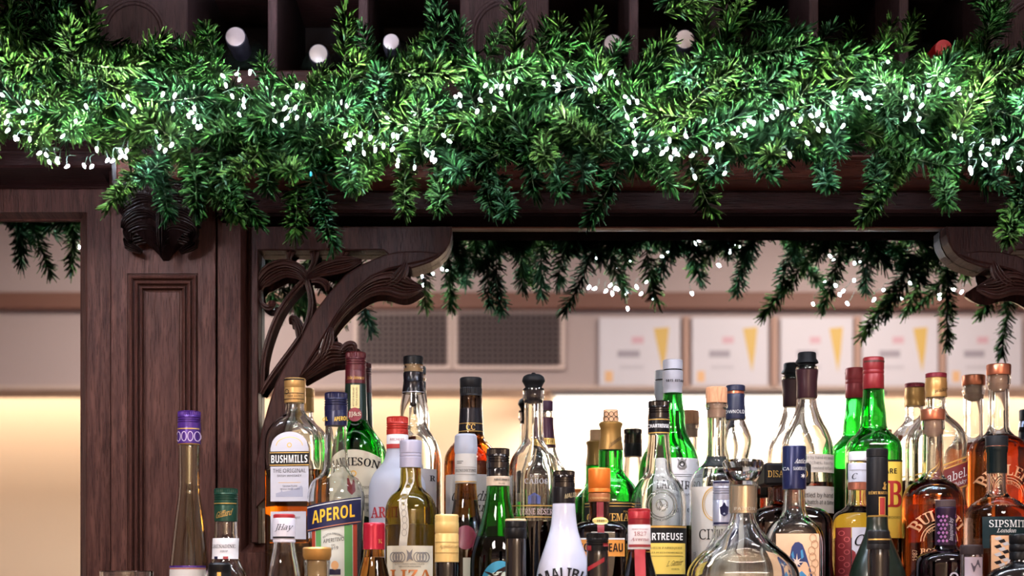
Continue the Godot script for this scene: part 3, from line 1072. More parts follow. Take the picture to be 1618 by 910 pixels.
	# ----- green single malt -----
	bottle("whisky_bottle", "green whisky bottle with two tier pale grey cap and white label", 1063, 0.058, 0, [V(13.6, 614), V(14.8, 622), V(16, 636), V(18.5, 654), V(19.5, 672), V(22, 684), V(29, 698), V(36, 712), V(41, 730), V(42.5, 750), V(42.5, 900)], green, {"fill": 835, "liquid": glass(c8(60, 70, 30))})
	var greycap := mat(c8(155, 155, 164), 0.45, 0.1)
	turned("cap", [V(15.6, 569), V(15.8, 571), V(15.6, 584)], greycap, {"knurl": [570, 584], "depth": 0.0003})
	turned("cap_gap", [V(14.6, 583), V(14.6, 587)], black)
	L = turned("cap_collar", [V(15.6, 586), V(16, 587), V(16, 609), V(15, 611), V(14.7, 622)], greycap)
	lettering("1815  ESTAB", 2, 601, 3.8, ink, L, {"font": "sansbold", "width": 29})
	L = sticker("label", -38, 41, 723, 830, white, {"nx": 24})
	ring_print(10, 733, 4.5, 1.8, ink, L)
	shape_print("printed_feathers", [V(4, 729), V(2, 724), V(7, 727), V(10, 722), V(13, 727), V(18, 724), V(16, 729), V(18, 738), V(14, 742), V(6, 742), V(2, 738)], grey_ink, L)
	strip("ink_rule", -20, 38, 749, 749.7, ink, L)
	strip("ink_rule", -20, 38, 752, 752.7, ink, L)
	lettering("LAPHRO", 2, 766, 13, ink, L, {"font": "serif", "width": 66})
	lettering("SINGLE MALT", 10, 781, 4, ink, L, {"font": "serif"})
	lettering("& CO", 13, 806, 7, ink, L, {"font": "serifbold"})

	# ----- wooden stopper -----
	bottle("vodka_bottle", "clear bottle with broad pale wooden stopper and cream label", 1132, 0.148, 1, [V(17, 638), V(18, 640), V(17.6, 645), V(15, 648), V(14.6, 665), V(15.2, 720), V(20, 732), V(34, 745), V(42, 760), V(43.5, 780), V(43.5, 930)], clear, {"wall": 0.004})
	turned("wooden_stopper", [V(16.4, 612), V(17, 614), V(16.8, 637)], wood("pale wood", c8(178, 122, 88), c8(212, 160, 122), true, 0.6, 0.0))
	turned("stopper_plug", [V(11.4, 637), V(10.8, 656), V(10, 660)], mat(c8(190, 152, 130), 0.6))
	turned("grey_collar", [V(15.4, 722), V(15.8, 724), V(19, 732), V(24, 738)], mat(c8(54, 60, 61), 0.5))
	var ivory := mat(c8(191, 184, 175), 0.6)
	L = sticker("label", -42, 42, 768, 930, ivory, {"nx": 28})
	ring_print(-10, 796, 18, 1.6, gold_print, L, 27)
	ring_print(-10, 796, 15, 0.8, gold_print, L, 23)
	lettering("CIW", -14, 844, 16, ink, L, {"font": "serif", "width": 36})
	lettering("VODKA", -38, 880, 4, grey_ink, L, {"turn": true})

	# ----- blue foil bulb -----
	bottle("gin_bottle", "clear bulbous bottle with navy cap and navy neck foil", 1162, 0.055, 0, [V(13.6, 655), V(15, 662), V(17, 670), V(22, 682), V(25.6, 693), V(25.8, 702), V(23, 714), V(20.5, 724), V(24, 736), V(36, 752), V(39, 770), V(39, 900)], clear, {"wall": 0.004})
	var slate := mat(c8(24, 30, 57), 0.4, 0.1)
	turned("cap", [V(14.6, 609), V(15.4, 611), V(15.2, 618)], slate, {"knurl": [610, 618]})
	turned("copper_ring", [V(13.6, 618), V(13.8, 623)], copper)
	L = turned("neck_foil", [V(14, 622), V(14.6, 624), V(14.4, 633), V(15, 636), V(16, 661), V(15.6, 663)], slate)
	lettering("OLD", 6, 650, 5.4, white_print, L)
	lettering("TOWN", -12, 650, 5, white_print, L)

	# ----- cut crystal decanter -----
	bottle("decanter", "faceted clear decanter with heavy glass stopper and gold collar", 1174, 0.33, 2, [V(19, 808), V(20, 818), V(24, 830), V(36, 846), V(52, 862), V(70, 878), V(84, 896), V(88, 915), V(86, 1000)], clear, {"sq": 3.2, "dep": 0.5, "wall": 0.006, "cat": "decanter"})
	mb = MB.new()
	# the stopper is cut in flat facets
	lathe(mb, [V(0, ly(768, bz)), V(22 * S(bz), ly(768, bz)), V(21 * S(bz), ly(761, bz)), V(24 * S(bz), ly(757, bz)), V(31 * S(bz), ly(742, bz)), V(33 * S(bz), ly(731, bz)), V(30 * S(bz), ly(727, bz)), V(24 * S(bz), ly(726, bz)), V(20 * S(bz), ly(738, bz)), V(0, ly(742, bz))], 48)
	mesh_part("glass_stopper", mb, clear, br)
	L = turned("gold_collar", [V(21, 767), V(21.8, 769), V(21.6, 811)], mat(c8(185, 171, 144), 0.22, 0.8), {"knurl": [769, 800], "depth": 0.0004})
	lettering("PATRON", 0, 804, 5, mat(c8(207, 198, 180), 0.3, 0.5), L, {"width": 32})

	# ----- silver and navy cap -----
	bottle("vodka_bottle", "clear bottle with silver and navy crested cap behind the decanter", 1142, 0.222, 1, [V(14.6, 826), V(15.4, 836), V(18, 850), V(28, 870), V(36, 890), V(37, 930)], clear)
	var silver := mat(c8(160, 162, 176), 0.32, 0.55)
	L = screw_cap(15.8, 760, 790, silver)
	strip("navy_line", -15.4, 15.4, 760.5, 763, navy, L)
	L = turned("cap_skirt", [V(15.2, 789), V(15.8, 791), V(15.8, 831)], silver)
	strip("navy_line", -15.4, 15.4, 825, 828, navy, L)
	shape_print("printed_crest", [V(-7, 801), V(-3, 799), V(-1, 794), V(1, 794), V(3, 799), V(7, 801), V(6, 812), V(0, 816), V(-6, 812)], navy, L)

	# ----- square black cap -----
	bottle("amaretto_bottle", "dark red brown square bottle with large black block cap", 1245, 0.155, 1, [V(26, 762), V(27, 770), V(27.5, 792), V(34, 799), V(52, 806), V(62, 816), V(65, 830), V(65, 930)], glass(c8(200, 120, 90)), {"sq": 5.0, "dep": 0.72, "wall": 0.004, "fill": 806, "liquid": glass(c8(96, 28, 22))})
	mb = MB.new()
	var q0 := P(1208, 766, bz + 0.028) - br.position
	var q1 := P(1282, 731, bz + 0.028) - br.position
	bx(mb, Vector3(q0.x, q0.y, -0.028), Vector3(q1.x, q1.y, 0.028), 0.003)
	L = mesh_part("block_cap", mb, mat(c8(20, 18, 18), 0.4), br)
	var arr := letters("DISARONNO", "serif")
	var tv: PackedVector3Array = arr[Mesh.ARRAY_VERTEX]
	mb = MB.new()
	var lo := 1e9
	var hi := -1e9
	for p in tv:
		lo = minf(lo, p.x)
		hi = maxf(hi, p.x)
	var ks := 63.0 * S(bz + 0.028) / (hi - lo)
	for i in range(0, tv.size(), 3):
		var w := []
		for k in 3:
			w.append(Vector3((tv[i + k].x - lo) * ks + q0.x + 0.0045, (tv[i + k].y + high_mid(tv)) * 10.0 * S(bz) + (q0.y + q1.y) / 2, 0.0285))
		if (w[1] - w[0]).cross(w[2] - w[0]).z > 0:
			mb.tri(w[0], w[1], w[2])
		else:
			mb.tri(w[0], w[2], w[1])
	mesh_part("lettering", mb, gold_print, L)

	# ----- sambuca -----
	bottle("sambuca_bottle", "clear bottle with navy sleeve cap and blue star label", 1255, 0.235, 1, [V(15, 768), V(16.6, 776), V(17.2, 790), V(18.5, 806), V(24, 818), V(36, 830), V(43, 842), V(46.4, 860), V(46.4, 930)], clear, {"sq": 3.6, "dep": 0.66, "wall": 0.004})
	L = turned("cap", [V(18.2, 705), V(18.6, 707), V(18.6, 773)], mat(c8(22, 30, 68), 0.28, 0.4))
	lettering("Antica", 8, 728.5, 7, white_print, L, {"font": "serif", "lean": 0.35, "width": 20})
	lettering("SAMBUCA", 7, 740.5, 4.8, white_print, L, {"font": "serif", "width": 24})
	lettering("CA", -15, 740.5, 4.8, white_print, L, {"font": "serif"})
	var star := []
	for k in 12:
		var a := TAU * k / 12 + PI / 2
		var r := 4.6 if k % 2 == 0 else 1.6
		star.append(V(11 + cos(a) * r, 752 - sin(a) * r))
	shape_print("printed_star", star, white_print, L)
	L = sticker("label", -34, 34, 843, 930, mat(c8(222, 178, 140), 0.6), {"nx": 24})
	for k in 7:
		ring_print(24 + 3 * sin(k * 2.0), 850 + k * 10, 6, 1.3, mat(c8(170, 130, 96), 0.6), L, 7)
	shape_print("blue_arch", [V(-16, 940), V(-13, 880), V(-10, 864), V(-5, 857), V(1, 856), V(7, 860), V(11, 870), V(26, 920), V(30, 940)], mat(c8(20, 44, 99), 0.5), L, 0.001)
	shape_print("blue_flourish", [V(-11, 876), V(-8, 870), V(-6, 880), V(-8, 884)], mat(c8(51, 128, 174), 0.5), L, 0.0014)
	shape_print("blue_flourish", [V(4, 870), V(7, 868), V(9, 880), V(5, 884)], mat(c8(51, 128, 174), 0.5), L, 0.0014)
	shape_print("blue_flourish", [V(-9, 930), V(-4, 908), V(6, 902), V(14, 910), V(12, 930)], mat(c8(51, 128, 174), 0.5), L, 0.0012)
	star = []
	for k in 16:
		var a := TAU * k / 16 + PI / 2
		var r := (14.0 if k % 4 == 0 else 9.0) if k % 2 == 0 else 3.4
		star.append(V(-2 + cos(a) * r, 888 - sin(a) * r))
	shape_print("printed_star", star, mat(c8(220, 200, 185), 0.5), L, 0.0018)

	# ----- clear tall with plum foil and pourer -----
	bottle("vodka_bottle", "clear bottle with black rubber stopper, plum neck foil and handwritten labels", 1275, 0.056, 0, [V(16.2, 579), V(17.4, 583), V(17, 590), V(15.6, 600), V(15.8, 630), V(17.5, 644), V(24, 664), V(33, 682), V(39.5, 700), V(41.5, 720), V(41.5, 900)], clear, {"wall": 0.004, "fill": 763, "liquid": glass(c8(96, 30, 20))})
	turned("stopper", [V(13.6, 557), V(14.4, 559), V(14.6, 567), V(17.4, 571), V(18, 574), V(13.4, 576), V(12, 582)], pour)
	turned("stopper_plug", [V(12.6, 576), V(11.6, 588)], mat(c8(34, 31, 34), 0.5))
	turned("neck_foil", [V(17, 584), V(17.7, 586), V(17.2, 592), V(16, 604), V(16.2, 628), V(15.6, 630)], mat(c8(50, 23, 31), 0.28, 0.2))
	var kraft := mat(c8(176, 166, 155), 0.7)
	L = sticker("label", -40, 40.5, 717, 746, kraft, {"nx": 24})
	lettering("made by hand in small", 10, 723, 5, grey_ink, L, {"width": 58})
	lettering("batches, taste", 12, 731, 5, grey_ink, L, {"width": 50})
	lettering("and tested often", 12, 739, 5, grey_ink, L, {"width": 50})
	L = sticker("lower_label", -40, 40.5, 768, 810, kraft, {"nx": 24})
	lettering("bottled by hand", 8, 783, 7, ink, L, {"width": 58})
	lettering("one batch at a time", 9, 793, 7, ink, L, {"width": 60})

	# ----- green blended whisky -----
	bottle("whisky_bottle", "bright green square shouldered bottle with red cap and yellow label", 1380, 0.057, 0, [V(15, 608), V(16.2, 618), V(17, 635), V(19.5, 655), V(20.4, 670), V(23, 680), V(33, 691), V(39.5, 701), V(41.5, 714), V(41.5, 760), V(41.5, 900)], glass(c8(84, 208, 104)), {"sq": 4.0, "dep": 0.85, "fill": 800, "liquid": glass(c8(50, 90, 24))})
	var redcap := mat(c8(136, 29, 36), 0.4, 0.15)
	turned("cap", [V(16, 565), V(16.6, 567), V(16.4, 572), V(16.6, 573), V(16.6, 583), V(15.8, 585), V(16.6, 587), V(16.6, 590), V(15.8, 591.5), V(16.4, 593), V(16.6, 614), V(16, 615)], redcap, {"knurl": [574, 583], "depth": 0.0004})
	strip("cap_ring", -16.3, 16.3, 569, 572, mat(c8(75, 38, 27), 0.5), br, {"nx": 20})
	mb = MB.new()
	var ring := PackedVector3Array()
	for k in 25:
		var a := TAU * k / 24
		ring.append(on_body(7 + 14.5 * cos(a), 690 + 9 * sin(a), 0.0004))
	tube(mb, ring, 0.0009, 6)
	mesh_part("moulded_ring", mb, glass(c8(60, 170, 80)), br)
	lettering("J&B", 7, 690, 9, glass(c8(60, 170, 80)), br, {"font": "serifbold", "off": 0.001})
	L = sticker("label", -38, 40.5, 727, 850, mat(c8(224, 190, 72), 0.5), {"nx": 24})
	strip("black_line", -38, 40.5, 726.5, 729, ink, L, {"nx": 20})
	lettering("RARE", 16, 744, 8, ink, L, {"font": "sansbold"})
	lettering("J&B", 2, 787, 42, mat(c8(167, 37, 29), 0.5), L, {"font": "serifbold", "width": 72})
	lettering("JUSTERINI & BROOKS", 4, 818, 4, ink, L, {"width": 64})

	# ----- white cap rose label -----
	bottle("rum_bottle", "wide shouldered bottle of yellow spirit with ribbed white cap", 1356, 0.15, 1, [V(14, 726), V(15, 734), V(15.4, 780), V(17, 796), V(24, 804), V(36, 812), V(41.5, 826), V(42, 850), V(42, 930)], glass(c8(246, 244, 232)), {"fill": 800, "liquid": glass(c8(238, 218, 150))})
	turned("cap", [V(14.4, 714), V(15, 716), V(14.8, 728)], mat(c8(212, 209, 212), 0.45), {"knurl": [716, 728]})
	L = turned("neck_label", [V(15.6, 732), V(15.9, 734), V(15.9, 762)], mat(c8(185, 184, 194), 0.6))
	lettering("C", -9, 752, 9, ink, L, {"font": "serif", "lean": 0.3})
	strip("grey_line", -15.4, 15.4, 742, 742.8, grey_ink, L)
	L = turned("copper_band", [V(15.9, 762), V(16.2, 763), V(16, 774)], mat(c8(176, 108, 84), 0.35, 0.6))
	L = sticker("label", -19, 40, 833, 930, mat(c8(200, 196, 205), 0.6))
	lettering("C", -8, 853, 17, ink, L, {"font": "serif", "lean": 0.35})
	shape_print("printed_flower", [V(-19, 905), V(-19, 868), V(-14, 872), V(-12, 880), V(-16, 888), V(-13, 900)], red_ink, L)
	L = sticker("red_floral_label", -40, -20, 833, 930, mat(c8(128, 34, 37), 0.6))
	for k in 8:
		ring_print(-33 + (k % 2) * 7, 842 + k * 10, 4.2, 1.3, mat(c8(190, 84, 84), 0.6), L)

	# ----- cognac -----
	bottle("cognac_bottle", "dark frosted green cognac bottle with long black neck sleeve", 1386, 0.228, 1, [V(15, 805), V(16.4, 820), V(17.2, 834), V(21, 848), V(30, 870), V(39, 892), V(44.5, 912), V(46, 940)], mat(c8(15, 29, 20), 0.3, 0.0, 0.3), {"solid": true, "dep": 0.85})
	L = turned("cap", [V(16.6, 709), V(17, 711), V(16.8, 722), V(16, 723), V(16.8, 725), V(16.8, 815), V(16.4, 816)], mat(c8(23, 22, 24), 0.4), {"knurl": [711, 722], "dep": 1.0})
	shape_print("printed_centaur", [V(4, 772), V(7, 768), V(6, 763), V(9, 761), V(9, 765), V(12, 764), V(10, 768), V(11, 773), V(7, 774)], gold_print, L)
	lettering("RÉMY MARTIN", -1, 778, 4.4, gold_print, L, {"font": "serifbold", "width": 30})
	strip("gold_frame", -1.5, 9.5, 785, 814, gold_print, L)
	strip("red_panel", -0.2, 8.2, 786.3, 813, mat(c8(158, 42, 37), 0.5), L, {"off": 0.0011})
	strip("gold_ring", -16.6, 16.6, 814, 816.5, gold_print, L)

	bottle("dark_bottle", "black topped bottle with gold ring in front of the cognac", 1388, 0.335, 2, [V(16, 868), V(17, 880), V(18, 940), V(30, 990), V(36, 1010)], black_gloss, {"solid": true})
	L = turned("cap", [V(17, 838), V(17.8, 841), V(17.6, 850), V(18, 854), V(18, 858), V(17.2, 859), V(18, 861), V(17.6, 868)], mat(c8(24, 22, 23), 0.4))
	strip("gold_ring", -17.6, 17.6, 851, 853, gold_print, L, {"nx": 20})

	# ----- square red label whisky -----
	bottle("whisky_bottle", "square clear bottle with red topped gold cap and slanted red label", 1479, 0.058, 0, [V(14.4, 624), V(15.6, 630), V(15.4, 646), V(19, 656), V(31, 670), V(40, 685), V(43, 700), V(43, 740), V(43, 900)], clear, {"sq": 5.0, "dep": 0.95, "wall": 0.004, "fill": 800, "liquid": glass(c8(190, 96, 30))})
	L = turned("cap", [V(16.2, 597), V(16.6, 599), V(16.2, 602), V(17, 604), V(17.2, 614), V(16.2, 621), V(17, 623), V(16.8, 628)], mat(c8(176, 134, 78), 0.38, 0.6))
	turned("cap_top", [V(16.2, 590), V(16.6, 591), V(16.4, 597)], mat(c8(119, 24, 41), 0.4, 0.2), {"knurl": [591, 597], "depth": 0.0003})
	lettering("Walker", 5, 616, 5, ink, L, {"font": "serif", "lean": 0.3, "slope": -0.25})
	L = sticker("label", -42, 42.5, 741, 782, mat(c8(116, 27, 31), 0.5), {"slope": -0.36, "nx": 28})
	strip("gold_line", -42, 42.5, 741, 743, gold_print, L, {"slope": -0.36, "nx": 24})
	strip("white_line", -42, 42.5, 734, 736, gold_print, L, {"slope": -0.36, "nx": 24})
	strip("gold_line", -42, 42.5, 779, 781.5, gold_print, L, {"slope": -0.36, "nx": 24})
	lettering("Red Label.", 2, 757, 14, white_print, L, {"font": "serif", "slope": -0.36, "width": 74})
	lettering("Blended Whisky", 8, 770, 6, white_print, L, {"font": "serif", "lean": 0.3, "slope": -0.36, "width": 60})

	# ----- two embossed bourbons -----
	for who in [0, 1]:
		var dx: float = [1474, 1578][who]
		var dy: float = [71, 0][who]
		bottle("bourbon_bottle", ["bourbon bottle of amber spirit with copper stopper nearest the square red label bottle", "bourbon bottle with copper stopper at back right, behind the teal labelled gin"][who], dx, [0.148, 0.06][who], [1, 0][who], [V(17.8, 592 + dy), V(18.4, 596 + dy), V(18.2, 607 + dy), V(16, 611 + dy), V(16.2, 640 + dy), V(16.8, 676 + dy), V(18.5, 682 + dy), V(24, 688 + dy), V(38, 697 + dy), V(46, 711 + dy), V(47.6, 730 + dy), V(47.6, 900 + dy)], clear, {"wall": 0.0042, "dep": 0.92, "fill": 684 + dy + 4, "liquid": glass([c8(226, 122, 54), c8(230, 128, 56)][who]), "group": ""})
		turned("copper_cap", [V(18.6, 576 + dy), V(19, 578 + dy), V(18.8, 591 + dy), V(18.2, 593 + dy)], copper)
		turned("stopper_plug", [V(13.4, 593 + dy), V(13.4, 606 + dy), V(12.2, 614 + dy), V(9, 619 + dy)], mat(c8(176, 138, 116), 0.65))
		var emb := mat(c8(216, 160, 116), 0.4)
		lettering("BULLEIT", 0, 742 + dy, 17, emb, br, {"font": "serifbold", "bend": 44, "width": 96})
		lettering("THE FRONTIER", 0, 762 + dy, 6, emb, br, {"font": "serif", "bend": 30, "width": 46})
		for rr in [30.0, 26.0]:
			var arc := []
			for k in 15:
				var t := PI * k / 14.0
				arc.append(V(cos(t) * rr, 784 + dy - sin(t) * rr))
			for k in 15:
				var t := PI * (14 - k) / 14.0
				arc.append(V(cos(t) * (rr - 1.3), 784 + dy - sin(t) * (rr - 1.3)))
			shape_print("moulded_arc", arc, emb, br)
		lettering("1987", -37, 806 + dy, 6, emb, br, {"turn": true})
		lettering("BOURBON", 0, 800 + dy, 9, emb, br, {"font": "serifbold", "width": 60})

	# ----- london gin -----
	bottle("gin_bottle", "clear gin bottle with dark green foil and teal banner label", 1575, 0.155, 1, [V(15, 740), V(15.4, 750), V(15.6, 775), V(20, 784), V(34, 792), V(46, 804), V(51.5, 822), V(52, 845), V(51, 930)], clear, {"wall": 0.004, "dep": 0.86, "fill": 800, "liquid": glass(c8(246, 240, 232), 0.0, 0.04)})
	turned("cap", [V(17, 689), V(17.4, 691), V(17.2, 705)], mat(c8(29, 31, 34), 0.5))
	turned("copper_ring", [V(16.8, 704), V(17, 705.8)], copper)
	turned("neck_foil", [V(16.4, 705), V(17.2, 707), V(16.8, 712), V(15.6, 716), V(15.8, 746), V(15.4, 748)], mat(c8(11, 27, 29), 0.25, 0.3))
	var teal := mat(c8(15, 35, 39), 0.5)
	L = sticker("label", -34, 50, 816, 845, teal, {"nx": 26})
	lettering("SIPSMITH", 10, 827, 11, white_print, L, {"font": "serif", "width": 70})
	lettering("London", 2, 838, 6, white_print, L, {"font": "serif", "lean": 0.35})
	strip("teal_side", -34, -24, 845, 866, teal, L)
	var swan := mat(c8(176, 171, 171), 0.6)
	L = sticker("printed_panel", -22, 40, 846, 930, mat(c8(206, 160, 120), 0.5), {"nx": 18})
	for k in 16:
		var fx := -18.0 + (k % 3) * 6.0
		var fy := 850.0 + k * 4.2
		shape_print("printed_feather", [V(fx, fy), V(fx + 9, fy - 3), V(fx + 12, fy + 2), V(fx + 4, fy + 4)], swan if k % 2 == 0 else ink, L)
	shape_print("printed_swan", [V(2, 890), V(10, 870), V(20, 860), V(26, 866), V(22, 876), V(30, 884), V(22, 896), V(10, 900)], swan, L)

	# ----- purple -----
	bottle("gin_bottle", "small dark purple bottle with patterned violet neck wrap", 1494, 0.23, 1, [V(15.4, 855), V(16.4, 862), V(20, 868), V(36, 874), V(44, 882), V(46, 894), V(46, 940)], glass(c8(96, 40, 92)), {"dep": 0.86, "solid": true})
	turned("wooden_stopper", [V(15.4, 790), V(15.8, 791), V(15.6, 801)], mat(c8(63, 45, 45), 0.6))
	L = turned("neck_wrap", [V(15.8, 801), V(16.6, 803), V(16.4, 810), V(16, 812), V(16.4, 860), V(16, 863)], mat(c8(38, 19, 45), 0.35, 0.3))
	for j in 7:
		for k in 6:
			var px := -13.5 + k * 5.4 + (j % 2) * 2.7
			var py := 816.0 + j * 6.4
			if absf(px - 5) < 6.0 or px > 15.2:
				continue
			shape_print("printed_diamond", [V(px - 2.2, py), V(px, py - 2.8), V(px + 2.2, py), V(px, py + 2.8)], mat(c8(150, 96, 150), 0.4, 0.3), L)
	lettering("Inspired by", 5, 836, 6, mat(c8(180, 171, 184), 0.5), L, {"font": "serif", "lean": 0.3, "turn": true, "width": 36})
	ring_print(2, 911, 7, 2.4, mat(c8(185, 176, 185), 0.5), br)

	bottle("spirit_bottle", "small clear necked bottle with dark wooden cap at front right", 1535, 0.335, 2, [V(16, 872), V(17, 878), V(17.4, 912), V(24, 940), V(28, 1000)], glass(c8(226, 218, 226)))
	turned("cap", [V(17.6, 861), V(18, 863), V(17.8, 876)], mat(c8(42, 31, 31), 0.55))
	L = sticker("neck_label", -14, 14, 880, 920, mat(c8(156, 142, 152), 0.6))
	shape_print("printed_leaf", [V(-6, 890), V(6, 884), V(10, 896), V(-2, 904)], mat(c8(65, 57, 71), 0.6), L)

	bottle("dark_bottle", "black bottle with ribbed black cap at the far right front", 1613, 0.335, 2, [V(15.5, 880), V(17, 888), V(30, 895), V(46, 902), V(54, 914), V(56, 940), V(55, 1000)], black_gloss, {"solid": true, "dep": 0.7})
	turned("cap", [V(17.6, 844), V(18.2, 847), V(18, 858), V(17, 860), V(18, 862), V(18, 870), V(17, 872), V(17.8, 874), V(17.4, 884)], black)

	bottle("spirit_bottle", "slim dark capped bottle just past the right edge, seen at the edge of the mirror", 1665, 0.056, 0, [V(13, 650), V(14, 658), V(15, 668), V(15.5, 690), V(22, 720), V(30, 740), V(30, 900)], glass(c8(120, 130, 150)))
	turned("cap", [V(13.4, 634), V(14, 636), V(14, 652)], mat(c8(22, 34, 38), 0.4))
	turned("neck_foil", [V(14.4, 663), V(14.8, 665), V(15.4, 682)], mat(c8(19, 22, 30), 0.35))

	# ----- front row, left -----
	bottle("syrup_bottle", "small clear conical bottle with red topped white cap", 449, 0.315, 2, [V(16, 850), V(16.6, 858), V(19, 876), V(24, 902), V(30, 940), V(32, 1000)], clear)
	L = turned("foil_collar", [V(17.4, 818), V(17.8, 820), V(17.8, 851), V(17, 852), V(17.8, 854), V(17.4, 857)], mat(c8(196, 193, 202), 0.4, 0.1))
	turned("cap_top", [V(16.4, 812.5), V(17.2, 814), V(17.2, 819)], mat(c8(158, 34, 41), 0.4, 0.1))
	lettering("JHay", 2, 834, 9, ink, L, {"font": "serif", "lean": 0.4, "width": 26})
	strip("black_line", -17.4, 17.4, 847.5, 850, ink, L)

	bottle("spirit_bottle", "squat clear bottle with broad gold cap over cork", 501, 0.335, 2, [V(20, 883), V(21, 888), V(20, 896), V(20, 912), V(28, 940), V(34, 1000)], clear)
	turned("cap", [V(21.6, 864.5), V(22.8, 867), V(22.6, 878), V(21, 882), V(20, 885)], mat(c8(196, 146, 78), 0.35, 0.6))
	turned("cork", [V(15.5, 885), V(15, 912)], mat(c8(172, 138, 88), 0.8))

	bottle("liqueur_bottle", "small amber bottle with glossy crimson foil cap", 591, 0.315, 2, [V(15.8, 866), V(16.6, 874), V(18, 884), V(22, 900), V(28, 930), V(32, 1000)], glass(c8(226, 176, 104)), {"fill": 880, "liquid": glass(c8(206, 140, 66))})
	L = turned("foil_cap", [V(16.4, 826), V(17.4, 829), V(17, 833), V(17.4, 836), V(17.2, 866), V(17.6, 868)], mat(c8(162, 20, 44), 0.28, 0.35))
	lettering("K", 11, 855, 6, gold_print, L, {"font": "serif"})

	bottle("wine_bottle", "dark wine bottle with ringed gold screw cap", 706, 0.315, 2, [V(17, 884), V(18, 892), V(18.6, 940), V(30, 985), V(36, 1010)], black_gloss, {"solid": true})
	L = turned("cap", [V(18, 813), V(18.8, 816), V(18.2, 819), V(18.8, 821), V(18.2, 824), V(18.9, 826), V(18.9, 841), V(18, 843), V(18.9, 845), V(18.9, 888)], mat(c8(206, 172, 104), 0.42, 0.2))
	lettering("Appellation", 4, 864, 5, mat(c8(128, 99, 48), 0.5), L, {"font": "serif", "lean": 0.3, "width": 30})
	strip("dark_line", -18.6, 18.6, 856, 857, mat(c8(128, 99, 48), 0.5), L)
	strip("dark_line", -18.6, 18.6, 873, 874, mat(c8(128, 99, 48), 0.5), L)

func _ready():
	rng.seed = 20
	camera_and_light()
	build_room()
	build_bar()
	build_bottles()
	build_wine()
	build_garland()
	build_lights()

